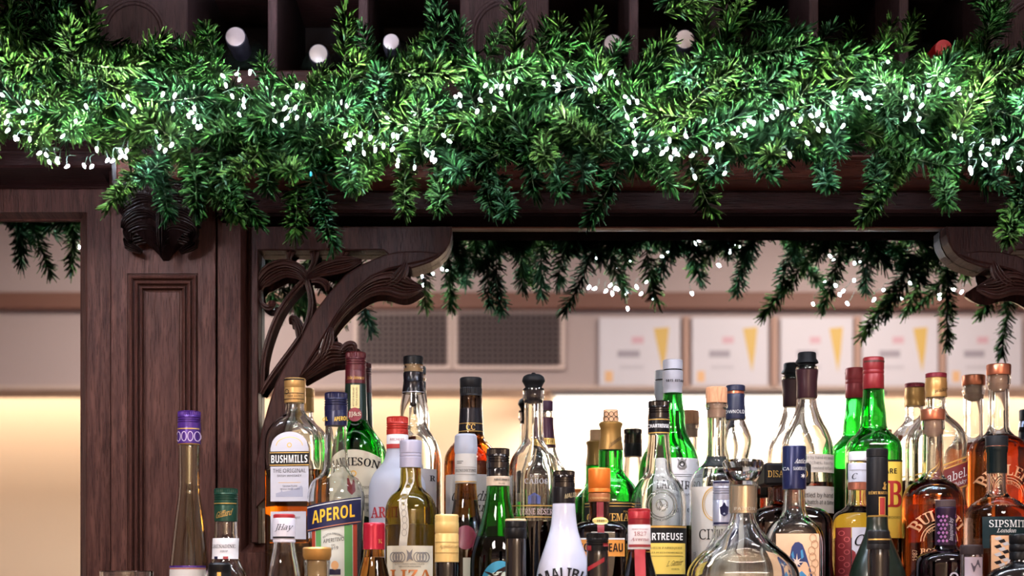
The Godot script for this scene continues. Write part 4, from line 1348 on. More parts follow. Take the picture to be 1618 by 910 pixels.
func camera_and_light():
	var cam := Camera3D.new()
	cam.name = "camera"
	cam.projection = Camera3D.PROJECTION_FRUSTUM
	cam.near = 0.05
	cam.far = 30.0
	cam.size = 910.0 / F * 0.05
	cam.frustum_offset = Vector2((809.0 - CX) / F, (CY - 455.0) / F) * 0.05
	cam.position = Vector3(0, H, D)
	var lens := CameraAttributesPhysical.new()
	lens.frustum_focus_distance = 2.24
	lens.frustum_focal_length = 50.0
	lens.exposure_aperture = 3.9
	cam.attributes = lens
	add_child(cam)
	cam.projection = Camera3D.PROJECTION_FRUSTUM
	cam.near = 0.05
	cam.size = 910.0 / F * 0.05
	var we := WorldEnvironment.new()
	we.name = "environment"
	var e := Environment.new()
	e.background_mode = Environment.BG_COLOR
	e.background_color = Color(0.02, 0.018, 0.017)
	e.tonemap_mode = Environment.TONE_MAPPER_LINEAR
	e.tonemap_exposure = 1.0
	e.sdfgi_enabled = true
	e.ssao_enabled = true
	e.ssil_enabled = true
	we.environment = e
	add_child(we)
	# ceiling panels of the room, over and behind the photographer
	for k in 2:
		var at := Vector3([-0.9, 1.3][k], 2.74, 2.55)
		var o := thing("ceiling_light", ["square ceiling light panel on the left of the room", "square ceiling light panel on the right of the room"][k], "light", at)
		mesh_part("frame", box_mesh(Vector3(-0.34, -0.02, -0.34), Vector3(0.34, 0.01, 0.34), 0.004), mat(c8(220, 220, 220), 0.5), o)
		mesh_part("light_panel", box_mesh(Vector3(-0.3, -0.024, -0.3), Vector3(0.3, -0.02, 0.3)), glow(c8(255, 244, 232), 1.5), o)
		area_light(o, Vector3(0, -0.03, 0), Vector3(-90, 0, 0), Vector2(0.6, 0.6), c8(255, 240, 232), CEIL_ENERGY)
	# the track spotlight that throws the bottles' shadows to the right
	var sp := thing("track_spotlight", "black track spotlight on a drop rod aimed at the back bar", "spotlight", Vector3(-1.02, H + 0.8, 1.95))
	var dir := (Vector3(0.15, 1.42, 0.05) - sp.position).normalized()
	var mb := MB.new()
	tube(mb, PackedVector3Array([-dir * 0.1, -dir * 0.02, dir * 0.04]), [0.03, 0.045, 0.05], 20)
	mesh_part("housing", mb, mat(c8(25, 25, 25), 0.4), sp)
	mb = MB.new()
	tube(mb, PackedVector3Array([dir * 0.0402, dir * 0.043]), 0.04, 20)
	mesh_part("lamp_face", mb, glow(c8(255, 236, 214), 3.0), sp)
	mb = MB.new()
	tube(mb, PackedVector3Array([Vector3(0, 0.02, 0), Vector3(0, 2.75 - H - 0.8, 0)]), 0.008, 8)
	mesh_part("rod", mb, mat(c8(25, 25, 25), 0.4), sp)
	var l := SpotLight3D.new()
	l.name = "spotlight_lamp"
	l.light_color = c8(255, 240, 232)
	l.light_energy = SPOT_ENERGY
	l.light_size = 0.04
	l.spot_angle = 42.0
	l.spot_range = 8.0
	l.spot_attenuation = 2.0
	l.shadow_enabled = true
	l.position = dir * 0.06
	sp.add_child(l)
	l.look_at_from_position(sp.position + dir * 0.06, Vector3(0.15, 1.42, 0.05))
	# the strip light under the bulkhead of the far wall
	for k in 3:
		var w: float = [2.9, 1.2, 1.6][k]
		var dp: float = [0.09, 0.265, 0.09][k]
		var o := thing("led_strip_light", ["long warm strip light hidden in the cove of the far wall", "bright white strip light under the bulkhead at the far wall", "short warm strip light hidden in the cove at the right of the far wall"][k], "light", Vector3([-1.35, 0.86, 2.3][k], [2.2, 1.957, 2.2][k], [4.03, 3.895, 4.03][k]))
		mesh_part("housing", box_mesh(Vector3(-w / 2 - 0.02, -0.006, -dp - 0.02), Vector3(w / 2 + 0.02, 0.013, dp + 0.02), 0.004), mat(c8(225, 222, 216), 0.5), o)
		mesh_part("light_strip", box_mesh(Vector3(-w / 2, -0.012, -dp), Vector3(w / 2, -0.006, dp)), glow([c8(255, 232, 206), c8(255, 246, 236), c8(255, 232, 206)][k], [0.8, 2.2, 0.8][k]), o)
		area_light(o, Vector3(0, -0.02, 0), Vector3(-90, 0, 0), Vector2(w, dp * 2), [c8(255, 230, 206), c8(255, 240, 226), c8(255, 232, 212)][k], [WALL_WARM, WALL_WHITE, WALL_WARM * 0.7][k])

const CEIL_ENERGY := 4.0
const SPOT_ENERGY := 1.6
const WALL_WARM := 1.9
const WALL_WHITE := 5.5
const LED_GLOW := 1700.0
const HUB_ENERGY := 0.19

func area_light(o: Node3D, at: Vector3, turn: Vector3, size: Vector2, col: Color, energy: float):
	var l := AreaLight3D.new()
	l.name = "area_lamp"
	l.area_size = size
	l.light_color = col
	l.light_energy = energy
	l.area_range = 9.0
	l.area_attenuation = 2.0
	l.shadow_enabled = true
	l.position = at
	l.rotation_degrees = turn
	o.add_child(l)

func build_room():
	var plaster := mat(c8(202, 184, 180), 0.8)
	var cream := mat(c8(232, 208, 182), 0.8)
	struct("floor", box_mesh(Vector3(-3.4, -0.1, -0.9), Vector3(3.4, 0, 4.5)), wood("floor wood", c8(70, 46, 36), c8(104, 74, 56), false, 0.5, 0.1))
	struct("ceiling", box_mesh(Vector3(-3.4, 2.75, -0.9), Vector3(3.4, 2.9, 4.5)), mat(c8(214, 200, 192), 0.9))
	struct("wall_back", box_mesh(Vector3(-3.4, 0, -0.9), Vector3(3.4, 2.75, -0.75)), mat(c8(120, 96, 86), 0.8))
	struct("wall_left", box_mesh(Vector3(-3.5, 0, -0.9), Vector3(-3.2, 2.75, 4.5)), plaster)
	struct("wall_right", box_mesh(Vector3(3.2, 0, -0.9), Vector3(3.5, 2.75, 4.5)), plaster)
	struct("wall_front", box_mesh(Vector3(-3.4, 0, 4.2), Vector3(3.4, 2.75, 4.5)), cream, "warm cream wall lit from under the bulkhead, seen in the mirror", "wall")
	# the bulkhead: a boxed beam with a brown rail, grilles and boards
	struct("trim_1", box_mesh(Vector3(-3.2, 1.97, 3.6), Vector3(3.2, 2.75, 3.86), 0.004), mat(c8(176, 156, 152), 0.8), "pinkish cream bulkhead boxed out over the far wall", "bulkhead")
	struct("trim_8", box_mesh(Vector3(-3.2, 2.22, 3.86), Vector3(3.2, 2.75, 4.2)), plaster)
	struct("trim_2", box_mesh(Vector3(-3.2, 2.262, 3.565), Vector3(3.2, 2.325, 3.6), 0.006), mat(c8(120, 80, 66), 0.6), "brown rail along the bulkhead above the grilles", "rail")
	struct("trim_3", box_mesh(Vector3(-3.2, 1.966, 3.58), Vector3(3.2, 1.985, 3.6), 0.004), mat(c8(190, 166, 154), 0.7), "thin lip along the lower edge of the bulkhead", "trim")
	var k := 6.0 / F
	for i in 2:
		var x0: float = ([565.0, 722.0][i] - CX) * k
		var x1: float = ([708.0, 886.0][i] - CX) * k
		var y0 := H + (CY - 579.0) * k
		var y1 := H + (CY - 495.0) * k
		var o := thing("air_grille", ["square mesh air grille on the far wall nearer the pilaster, seen in the mirror", "square mesh air grille next to the white boards, seen in the mirror"][i], "grille", Vector3((x0 + x1) / 2, y0, 3.6))
		var w := (x1 - x0) / 2
		var h := y1 - y0
		mesh_part("back_plate", box_mesh(Vector3(-w, 0, -0.004), Vector3(w, h, 0.0)), mat(c8(168, 144, 138), 0.7), o)
		var fr := MB.new()
		bx(fr, Vector3(-w - 0.014, -0.014, -0.014), Vector3(w + 0.014, 0, 0), 0.002)
		bx(fr, Vector3(-w - 0.014, h, -0.014), Vector3(w + 0.014, h + 0.014, 0), 0.002)
		bx(fr, Vector3(-w - 0.014, 0, -0.014), Vector3(-w, h, 0), 0.002)
		bx(fr, Vector3(w, 0, -0.014), Vector3(w + 0.014, h, 0), 0.002)
		mesh_part("frame", fr, mat(c8(214, 190, 180), 0.7), o)
		var dark := mat(c8(48, 36, 37), 0.6)
		var n := int(round(w * 2 / 0.0205))
		var bar := box_mesh(Vector3(-0.0034, 0, -0.012), Vector3(0.0034, h, -0.004)).done()
		for j in range(1, n):
			var b := mesh_part("vertical_bar", bar, dark, o)
			b.position.x = -w + 2 * w * j / n
		var m := int(round(h / 0.0205))
		bar = box_mesh(Vector3(-w, -0.0034, -0.012), Vector3(w, 0.0034, -0.004)).done()
		for j in range(1, m):
			var b := mesh_part("horizontal_bar", bar, dark, o)
			b.position.y = h * j / m
	var names := ["white printed board next to the grille, seen in the mirror", "white printed board with yellow wedge, second from the grille in the mirror", "white printed board with yellow wedge, third from the grille in the mirror", "white printed board with yellow wedge, fourth from the grille in the mirror", "white printed board, farthest from the grille in the mirror"]
	var edges := [[946, 1074], [1092, 1212], [1232, 1346], [1360, 1480], [1494, 1612]]
	for i in 5:
		var x0: float = (edges[i][0] - CX) * k
		var x1: float = (edges[i][1] - CX) * k
		var w := (x1 - x0) / 2
		var y0 := H + (CY - 611.0) * k
		var h := 108.0 * k
		var o := thing("menu_board", names[i], "board", Vector3((x0 + x1) / 2, y0, 3.6))
		mesh_part("board", box_mesh(Vector3(-w, 0, -0.02), Vector3(w, h, 0.0), 0.003), mat(c8(212, 204, 209), 0.25), o)
		var marks := [[-0.55, 0.42, 0.0, 0.52, c8(160, 150, 158)], [-0.2, 0.62, 0.1, 0.72, c8(206, 164, 172)], [-0.86, 0.06, -0.66, 0.22, c8(226, 176, 128)], [-0.5, 0.25, 0.1, 0.30, c8(190, 182, 188)]]
		for q in marks:
			mesh_part("printed_mark", box_mesh(Vector3(q[0] * w, q[1] * h, -0.0206), Vector3(q[2] * w, q[3] * h, -0.02)), mat(q[4], 0.5), o)
		if i < 4:
			var mb := MB.new()
			var a := Vector3(w * 0.34, h * 0.84, -0.0206)
			var b := Vector3(w * 0.72, h * 0.86, -0.0206)
			var c := Vector3(w * 0.66, h * 0.5, -0.0206)
			var d := Vector3(w * 0.58, h * 0.2, -0.0206)
			mb.tri(a, c, b)
			mb.tri(a, d, c)
			mesh_part("printed_wedge", mb, mat(c8(210, 172, 92), 0.5), o)
		if i < 4:
			var x2: float = ((edges[i][1] + edges[i + 1][0]) / 2.0 - CX) * k
			var o2 := MB.new()
			bx(o2, Vector3(x2 - 0.011, y0 - 0.004, 3.575), Vector3(x2 + 0.011, y0 + h + 0.004, 3.6), 0.003)
			struct("trim_%d" % (4 + i), o2, mat(c8(176, 140, 124), 0.7), "narrow brown upright between boards %s" % ["one and two", "two and three", "three and four", "four and five"][i], "trim")

# ---------- the bar ----------
var wv: StandardMaterial3D
var wh: StandardMaterial3D
var wdark: StandardMaterial3D
const MX := 1105.0      # the middle of the large mirror: its two brackets mirror each other

func build_bar():
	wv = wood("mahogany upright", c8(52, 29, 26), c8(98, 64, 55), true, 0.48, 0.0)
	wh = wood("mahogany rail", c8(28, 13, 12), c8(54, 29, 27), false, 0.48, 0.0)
	wdark = wood("carved mahogany", c8(42, 22, 20), c8(72, 42, 38), true, 0.3, 0.25)
	var wbr := wood("bracket mahogany", c8(38, 20, 18), c8(72, 43, 38), true, 0.45, 0.0)
	var red := wood("reddish ledge", c8(66, 34, 27), c8(100, 56, 43), false, 0.45, 0.0)
	var bar := thing("back_bar", "carved dark mahogany back bar with mirrors, pilaster, brackets and wine cubbies", "back bar", Vector3.ZERO)
	var mb: MB
	var silver := StandardMaterial3D.new()
	silver.albedo_color = c8(236, 240, 238)
	silver.metallic = 1.0
	silver.roughness = 0.0
	# mirrors, 6 mm thick, and the board they are fixed to
	for k in 2:
		mb = MB.new()
		var a := P([-420, 380][k], 1000, 0)
		var b := P([140, 1830][k], 330, 0)
		bx(mb, Vector3(a.x, a.y, -0.006), Vector3(b.x, b.y, 0), 0.0)
		mesh_part("mirror", mb, silver, bar)
	mb = MB.new()
	bx(mb, Vector3(-1.3, 1.05, -0.03), Vector3(1.35, P(0, 250, 0).y, -0.0065))
	mesh_part("back_board", mb, wdark, bar)
	# left mirror frame
	mb = MB.new()
	loops(mb, [[-440, 296, 175, 1010, 0.0], [-440, 296, 175, 1010, 0.028], [-438, 297, 174, 1009, 0.03], [-320, 335, 138, 905 + 90, 0.03], [-318, 336, 136, 994, 0.028], [-308, 346, 128.5, 985, 0.006], [-306, 349, 127, 983, 0.004], [-306, 349, 127, 983, 0.0]], false)
	mesh_part("mirror_frame", mb, wv, bar)
	# pilaster with a sunk, moulded panel
	mb = MB.new()
	loops(mb, [[175, 250, 341, 1010, 0.0], [175, 250, 341, 1010, 0.044], [176, 251, 340, 1009, 0.0455], [201, 432, 313, 1000, 0.0455]], false)
	mesh_part("pilaster", mb, wv, bar)
	mb = MB.new()
	var ls := []
	var steps := [[0.0, 0.0455], [1.2, 0.0425], [2.4, 0.0425], [3.6, 0.048], [6.0, 0.049], [8.2, 0.047], [9.6, 0.0405], [11.2, 0.0405], [12.4, 0.046], [14.6, 0.047], [16.6, 0.045], [18.0, 0.038], [19.6, 0.038], [20.8, 0.043], [22.6, 0.0435], [24.4, 0.041], [26.0, 0.034], [28.5, 0.034], [29.6, 0.0355]]
	for q in steps:
		ls.append([201 + q[0], 432 + q[0], 313 - q[0], 1000 - q[0], q[1]])
	loops(mb, ls)
	mesh_part("panel_moulding", mb, wv, bar)
	# large mirror frame
	mb = MB.new()
	loops(mb, [[343, 290, 2 * MX - 343, 1010, 0.0], [343, 290, 2 * MX - 343, 1010, 0.036], [344, 291, 2 * MX - 344, 1009, 0.038], [380, 345, 2 * MX - 380, 873, 0.038], [381, 346, 2 * MX - 381, 872, 0.036], [393, 355, 2 * MX - 393, 860, 0.012], [396, 357, 2 * MX - 396, 858, 0.010], [396, 357, 2 * MX - 396, 858, 0.0]], false)
	mesh_part("mirror_frame", mb, wv, bar)
	# frieze and cornice
	mb = MB.new()
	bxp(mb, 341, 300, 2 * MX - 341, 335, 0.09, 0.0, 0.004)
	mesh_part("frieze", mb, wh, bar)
	mb = MB.new()
	var shade_tone := mat(c8(20, 11, 11), 0.9)  # added board, near black: the shade beneath the frieze put into its colour
	shade_tone.metallic_specular = 0.0
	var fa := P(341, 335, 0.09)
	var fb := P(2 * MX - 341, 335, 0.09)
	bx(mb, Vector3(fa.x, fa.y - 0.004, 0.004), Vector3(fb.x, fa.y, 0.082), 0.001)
	mesh_part("frieze_shade_board", mb, shade_tone, bar)
	mb = MB.new()
	bxp(mb, 396, 357, 2 * MX - 396, 360.6, 0.012, 0.0, 0.001)
	mesh_part("lip", mb, red, bar)
	mb = MB.new()
	bxp(mb, 183, 244, 2100, 283, 0.151, -0.02, 0.003)
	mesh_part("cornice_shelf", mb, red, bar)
	mb = MB.new()
	bxp(mb, -460, 238, 178, 264, 0.12, -0.02, 0.003)
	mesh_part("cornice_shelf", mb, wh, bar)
	mb = MB.new()
	# cove under the left shelf
	var prev := []
	for k in 9:
		var t := PI / 2 * k / 8
		var zz := 0.108 - 0.07 * sin(t)
		var yy := lerpf(P(0, 264, 0.12).y, P(0, 300, 0.03).y, 1.0 - cos(t))
		var row := [Vector3(P(-460, 0, 0.03).x, yy, zz), Vector3(P(176, 0, 0.03).x, yy, zz)]
		if k > 0:
			mb.quad(row[0], row[1], prev[1], prev[0])
		prev = row
	mesh_part("cornice_cove", mb, wh, bar)
	# corbel: a tapering block with carved, curling leaves
	mb = MB.new()
	bxp(mb, 172, 225, 182, 312, 0.1, 0.04, 0.004)
	mesh_part("corbel_side", mb, wh, bar)
	mb = MB.new()
	var prof := [[262, 0.135], [300, 0.13], [330, 0.118], [355, 0.104], [375, 0.088], [390, 0.07], [398, 0.056], [405, 0.046]]
	for i in prof.size() - 1:
		var w0: float = 65.0 - 62.0 * pow(smoothstep(300, 412, prof[i][0]), 2.2)
		var w1: float = 65.0 - 62.0 * pow(smoothstep(300, 412, prof[i + 1][0]), 2.2)
		var c0 := 255.0
		var a0 := P(c0 - w0, prof[i][0], 0.08)
		var a1 := P(c0 + w0, prof[i][0], 0.08)
		var b0 := P(c0 - w1, prof[i + 1][0], 0.08)
		var b1 := P(c0 + w1, prof[i + 1][0], 0.08)
		a0.z = prof[i][1]
		a1.z = prof[i][1]
		b0.z = prof[i + 1][1]
		b1.z = prof[i + 1][1]
		mb.quad(b0, b1, a1, a0)
		mb.flat(Vector3(b0.x, b0.y, 0.04), b0, a0, Vector3(a0.x, a0.y, 0.04))
		mb.flat(b1, Vector3(b1.x, b1.y, 0.04), Vector3(a1.x, a1.y, 0.04), a1)
	var wshade := wood("blackened carving", c8(16, 8, 8), c8(32, 18, 17), true, 0.28, 0.1)  # darker copy of the carved wood, shadow of cornice and garland in its colour
	var corbel := mesh_part("corbel", mb, wshade, bar)
	for s in [0.0, 255.0]:
		for q in [[296, 66, 0.126], [322, 65, 0.118], [346, 60, 0.106], [366, 48, 0.09], [383, 30, 0.074]]:
			mb = MB.new()
			carve(mb, [V(257, q[0] + 16), V(243, q[0] - 4), V(222, q[0] - 8), V(204, q[0] + 2), V(255 - q[1], q[0] + 16)], [2, 7, 12, 10, 4], 3, q[2] - 0.006, 0.02, s, 18)
			mesh_part("carved_leaf", mb, wshade, corbel)
	mb = MB.new()
	carve(mb, [V(255, 280), V(255, 330), V(255, 380), V(255, 404)], [7, 7, 6, 1.5], 1.5, 0.098, 0.024, 0.0, 14)
	mesh_part("carved_leaf", mb, wshade, corbel)
	# brackets at both ends of the large mirror
	for side in [0.0, MX]:
		var zf := 0.036
		mb = MB.new()
		extrude(mb, [V(397, 357), V(714, 357), V(714, 370), V(711, 383), V(704, 396), V(694, 406), V(681, 414), V(664, 420), V(650, 424), V(632, 418), V(616, 404), V(606, 395), V(408, 395), V(408, 858), V(397, 858)], zf, 0.002, 2.0, side)
		var bk := mesh_part("bracket", mb, wbr, bar)
		mb = MB.new()
		extrude(mb, [V(696, 400), V(660, 396), V(630, 397), V(604, 403), V(572, 417), V(545, 434), V(520, 462), V(500, 488), V(486, 512), V(472, 540), V(455, 568), V(436, 603), V(424, 640), V(413, 680), V(408, 715), V(404, 730), V(404, 803), V(422, 786), V(434, 760), V(446, 706), V(453, 662), V(463, 626), V(474, 597), V(488, 570), V(510, 535), V(530, 501), V(556, 463), V(585, 438), V(612, 426), V(640, 419), V(668, 413), V(690, 405)], zf + 0.004, 0.002, 2.5, side)
		mesh_part("bracket_arm", mb, wbr, bk)
		var leaves := [
			# spine, half-widths, ridges, base depth, height
			[[V(514, 534), V(534, 504), V(556, 478), V(585, 455), V(615, 447), V(642, 455), V(668, 456)], [4, 6, 9, 14, 20, 18, 3], 4, 0.026, 0.022],
			[[V(610, 452), V(625, 444), V(637, 428), V(644, 406)], [6, 11, 9, 1], 2, 0.034, 0.014],
			[[V(476, 600), V(498, 580), V(522, 560), V(545, 560), V(557, 548)], [5, 12, 20, 15, 3], 4, 0.026, 0.02],
			[[V(505, 575), V(515, 550), V(520, 530), V(523, 511)], [5, 10, 8, 1], 2, 0.034, 0.012],
			[[V(535, 560), V(548, 546), V(559, 545), V(561, 556)], [4, 6, 5, 3], 1, 0.036, 0.01],
			# thin stems
			[[V(414, 622), V(416, 568), V(430, 518), V(449, 480), V(472, 452), V(490, 434)], [4, 4.5, 4.5, 4.5, 5, 4], 1, 0.022, 0.012],
			[[V(412, 622), V(433, 590), V(470, 540), V(485, 512), V(491, 483), V(488, 456), V(480, 434), V(465, 422)], [4, 5, 5.5, 5, 4.5, 4.5, 4.5, 3], 1, 0.022, 0.014],
			[[V(411, 448), V(409, 464), V(414, 480), V(424, 486), V(433, 482)], [4, 3.5, 4, 5, 3.5], 1, 0.024, 0.012],
			# acanthus heads
			[[V(485, 444), V(472, 430), V(450, 424), V(428, 432), V(413, 448), V(412, 460)], [6, 12, 15, 16, 11, 3], 4, 0.022, 0.016],
			[[V(484, 440), V(505, 428), V(528, 420), V(550, 416), V(572, 412)], [4, 10, 14, 12, 3], 4, 0.022, 0.015],
			[[V(462, 424), V(457, 408), V(461, 394)], [5, 4.5, 9], 1, 0.02, 0.01],
			[[V(487, 432), V(496, 414), V(497, 394)], [4, 5, 9], 1, 0.02, 0.01],
			[[V(545, 420), V(541, 408), V(545, 394)], [5, 5, 10], 1, 0.02, 0.01],
			[[V(476, 534), V(472, 515), V(463, 504), V(460, 513)], [8, 8, 7, 3], 2, 0.022, 0.013],
			[[V(492, 444), V(505, 443), V(516, 450), V(517, 460)], [3, 5, 6, 3], 1, 0.022, 0.011],
		]
		for q in leaves:
			mb = MB.new()
			carve(mb, q[0], q[1], q[2], q[3], q[4], side)
			mesh_part("carved_leaf", mb, wdark, bk)
		mb = MB.new()
		var ball := P(2 * side - 430 if side > 0.0 else 430.0, 480, 0.03)
		lathe(mb, [V(0, -0.006), V(0.0042, -0.0042), V(0.006, 0), V(0.0042, 0.0042), V(0, 0.006)], 14, 2.0, 1.0, 0.0, 1.0, [], ball)
		mesh_part("carved_bead", mb, wdark, bk)
	# wine cubbies above the cornice
	bar = thing("wine_cubby", "row of dark wine cubbies with thin dividers and arched panels above the cornice", "wine rack", Vector3.ZERO)
	var zc := 0.1
	var wcub := wood("dark cubby wood", c8(28, 17, 18), c8(48, 32, 32), true, 0.6, 0.0)
	var floor_y := P(0, 106, zc).y
	mb = MB.new()
	bx(mb, Vector3(-1.3, P(0, 244, 0.1).y - 0.01, -0.26), Vector3(1.6, floor_y, 0.088), 0.003)
	mesh_part("cubby_floor", mb, wh, bar)
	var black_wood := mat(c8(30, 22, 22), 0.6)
	mb = MB.new()
	bx(mb, Vector3(-1.3, floor_y, -0.29), Vector3(1.6, 2.2, -0.265))
	mesh_part("cubby_back", mb, black_wood, bar)
	mb = MB.new()
	bx(mb, Vector3(-1.3, 2.16, -0.26), Vector3(1.6, 2.2, 0.11), 0.003)
	mesh_part("cubby_top", mb, wh, bar)
	for x in [430.5, 574.0, 1001.5, 1143.0, 1286.0, 1428.5, -10.0]:
		mb = MB.new()
		var a := P(x - 7.5, 130, zc)
		var b := P(x + 7.5, -60, zc)
		bx(mb, Vector3(a.x, floor_y - 0.002, -0.26), Vector3(b.x, 2.16, zc), 0.0015)
		mesh_part("cubby_divider", mb, wcub, bar)
	for q in [[140.0, 297.0, 211.0], [727.0, 867.0, 796.0], [1564.0, 1706.0, 1636.0]]:
		mb = MB.new()
		var a := P(q[0], 130, zc)
		var b := P(q[1], -60, zc)
		bx(mb, Vector3(a.x, floor_y - 0.002, -0.26), Vector3(b.x, 2.16, zc + 0.004), 0.0015)
		var pn := mesh_part("arched_panel", mb, wcub, bar)
		for ring in [[50.0, 0.0035], [45.0, 0.0028]]:
			mb = MB.new()
			var pts := PackedVector3Array()
			pts.append(P(q[2] - ring[0], 140, zc + 0.004))
			for k in 21:
				var t := PI * k / 20
				pts.append(P(q[2] - ring[0] * cos(t), 55 - ring[0] * 1.1 * sin(t), zc + 0.004))
			pts.append(P(q[2] + ring[0], 140, zc + 0.004))
			tube(mb, pts, ring[1], 8)
			mesh_part("arch_moulding", mb, wcub, pn)
	# stepped shelves the bottles stand on
	var steps_at := [[0.0, 0.104], [0.104, 0.268], [0.268, 0.62]]
	for k in 3:
		bar = thing("display_step", ["dark wooden top step against the mirror, under the back row of bottles", "dark wooden middle step under the middle row of bottles", "dark wooden counter top under the front row of bottles"][k], "shelf", Vector3.ZERO)
		mb = MB.new()
		bx(mb, Vector3(-1.0, TIER[k] - 0.02, steps_at[k][0] + 0.0005), Vector3(1.2, TIER[k] - 0.0002, steps_at[k][1]), 0.002)
		mesh_part("board", mb, wh, bar)
		if k < 2:
			mb = MB.new()
			bx(mb, Vector3(-1.0, TIER[k + 1] - 0.02, steps_at[k][1] - 0.015), Vector3(1.2, TIER[k] - 0.02, steps_at[k][1] - 0.002), 0.001)
			mesh_part("riser", mb, wh, bar)
	bar = thing("counter_base", "dark wooden counter base below the bottle steps", "counter", Vector3.ZERO)
	mb = MB.new()
	bx(mb, Vector3(-1.3, 0, -0.02), Vector3(1.6, 1.0295, 0.58), 0.003)
	mesh_part("body", mb, wv, bar)

func build_wine():
	var foils := [c8(116, 106, 108), c8(118, 110, 107), c8(132, 124, 127), c8(128, 122, 124), c8(130, 118, 111), c8(130, 18, 20)]
	var at := [V(372, 58), V(503, 85), V(618, 66), V(969, 69), V(1082, 62), V(1491, 76)]
	var radii := [16.6, 15.6, 13.5, 15.5, 16.0, 13.5]
	var words := ["wine bottle lying in the cubby nearest the left arched panel, grey end foremost", "wine bottle with pale grey end, lying in second cubby from the left arch", "wine bottle with whitish end half hidden by pine needles left of the middle arch", "wine bottle with pale end lying in first cubby right of the middle arch", "wine bottle with pinkish white end in second cubby right of the middle arch", "wine bottle with red end lying behind the garland at right"]
	for i in 6:
		var z := 0.085
		var p := P(at[i].x, at[i].y, z)
		var o := thing("wine_bottle", words[i], "bottle", p, "")
		var s = S(z) * radii[i] / 15.5
		var r = 15.5 * s
		var drop := atan2(p.y - (P(0, 106, 0.1).y + 0.041), 0.2)
		o.rotation = Vector3(PI / 2 - drop, 0, 0)
		# along -y: from the capsule end back to the base
		var mb := MB.new()
		lathe(mb, [V(0, -0.3), V(0.034, -0.3), V(0.0375, -0.294), V(0.0375, -0.11), V(0.034, -0.092), V(0.018, -0.07), V(r * 0.94, -0.06), V(r * 0.94, -0.002), V(0, -0.002)], 36)
		mesh_part("glass", mb, mat(c8(18, 24, 20), 0.1, 0.0, 0.4), o)
		mb = MB.new()
		lathe(mb, [V(0, -0.058), V(r * 0.97, -0.058), V(r * 0.97, -0.026), V(r * 1.03, -0.025), V(r * 1.04, -0.012), V(r, -0.009), V(r, -0.001), V(r * 0.93, 0.0), V(0, 0.0)], 36)
		mesh_part("capsule", mb, mat(c8(46, 44, 52), 0.35, 0.4) if i < 5 else mat(foils[i], 0.35, 0.2), o)
		mb = MB.new()
		lathe(mb, [V(0, -0.0004), V(r * 0.9, -0.0004), V(r * 0.9, 0.0004), V(r * 0.86, 0.0007), V(0, 0.0007)], 36)
		mesh_part("capsule_end", mb, mat(foils[i], 0.4, 0.25), o)

# ---------- garland ----------
func needle_mesh(seed_: int, length: float, tone: int, wood_tip: bool) -> ArrayMesh:
	var r := RandomNumberGenerator.new()
	r.seed = seed_
	var curve := r.randf_range(-0.25, 0.25) * length
	var vs := PackedVector3Array()
	var ns := PackedVector3Array()
	var cs := PackedColorArray()
	var ix := PackedInt32Array()
	var tones := [[c8(108, 160, 84), c8(164, 196, 112)], [c8(86, 148, 84), c8(138, 184, 114)], [c8(74, 134, 88), c8(128, 176, 132)]]
	var n := int(length * 2000)
	for i in n:
		var t := (i + r.randf()) / n
		t = -0.03 + 1.03 * t
		var root := Vector3(curve * t * t, length * t, 0)
		var axis := Vector3(2 * curve * t / length, 1, 0).normalized()
		var phi := r.randf() * TAU
		var side := Vector3(cos(phi), 0, sin(phi))
		side = (side - axis * side.dot(axis)).normalized()
		var lean := r.randf_range(0.65, 1.25) * lerpf(1.0, 0.45, smoothstep(0.8, 1.0, t))
		var dir := (axis * cos(lean) + side * sin(lean)).normalized()
		var len_ := r.randf_range(0.016, 0.025)
		var w := r.randf_range(0.0011, 0.0016)
		var flat := dir.cross(Vector3(r.randf_range(-1, 1), r.randf_range(-1, 1), r.randf_range(-1, 1))).normalized() * w
		var bend := (axis * r.randf_range(-0.2, 0.35) + Vector3(r.randf_range(-0.2, 0.2), r.randf_range(-0.2, 0.2), r.randf_range(-0.2, 0.2))) * len_ * 0.35
		var mid := root + dir * len_ * 0.55
		var tip := root + dir * len_ + bend * 0.6
		var nn := dir.cross(flat).normalized()
		var col: Color = tones[tone][0].lerp(tones[tone][1], r.randf()).srgb_to_linear()
		if r.randf() < 0.035:
			col = c8(150, 190, 170).srgb_to_linear()
		var b := vs.size()
		for p in [root - flat * 0.7, root + flat * 0.7, mid - flat, mid + flat, tip - flat * 0.55, tip + flat * 0.55]:
			vs.append(p)
			ns.append(nn)
			cs.append(col)
		for q in [0, 2, 1, 1, 2, 3, 2, 4, 3, 3, 4, 5]:
			ix.append(b + q)
	var arr := []
	arr.resize(Mesh.ARRAY_MAX)
	arr[Mesh.ARRAY_VERTEX] = vs
	arr[Mesh.ARRAY_NORMAL] = ns
	arr[Mesh.ARRAY_COLOR] = cs
	arr[Mesh.ARRAY_INDEX] = ix
	var m := ArrayMesh.new()
	m.add_surface_from_arrays(Mesh.PRIMITIVE_TRIANGLES, arr)
	# the wire stem
	var st := MB.new()
	var pts := PackedVector3Array()
	for k in 6:
		var t := k / 5.0
		pts.append(Vector3(curve * t * t, length * t, 0))
	tube(st, pts, [0.0007, 0.0007, 0.0006, 0.0006, 0.0005, 0.0004], 5)
	var stem := st.done()
	m.add_surface_from_arrays(Mesh.PRIMITIVE_TRIANGLES, stem.surface_get_arrays(0))
	var gm := StandardMaterial3D.new()
	gm.vertex_color_use_as_albedo = true
	gm.roughness = 0.34
	gm.backlight_enabled = true
	gm.backlight = Color(0.72, 0.8, 0.6)
	if mats.has("needles"):
		gm = mats["needles"]
	mats["needles"] = gm
	m.surface_set_material(0, gm)
	m.surface_set_material(1, mat(c8(34, 36, 18), 0.9))
	return m

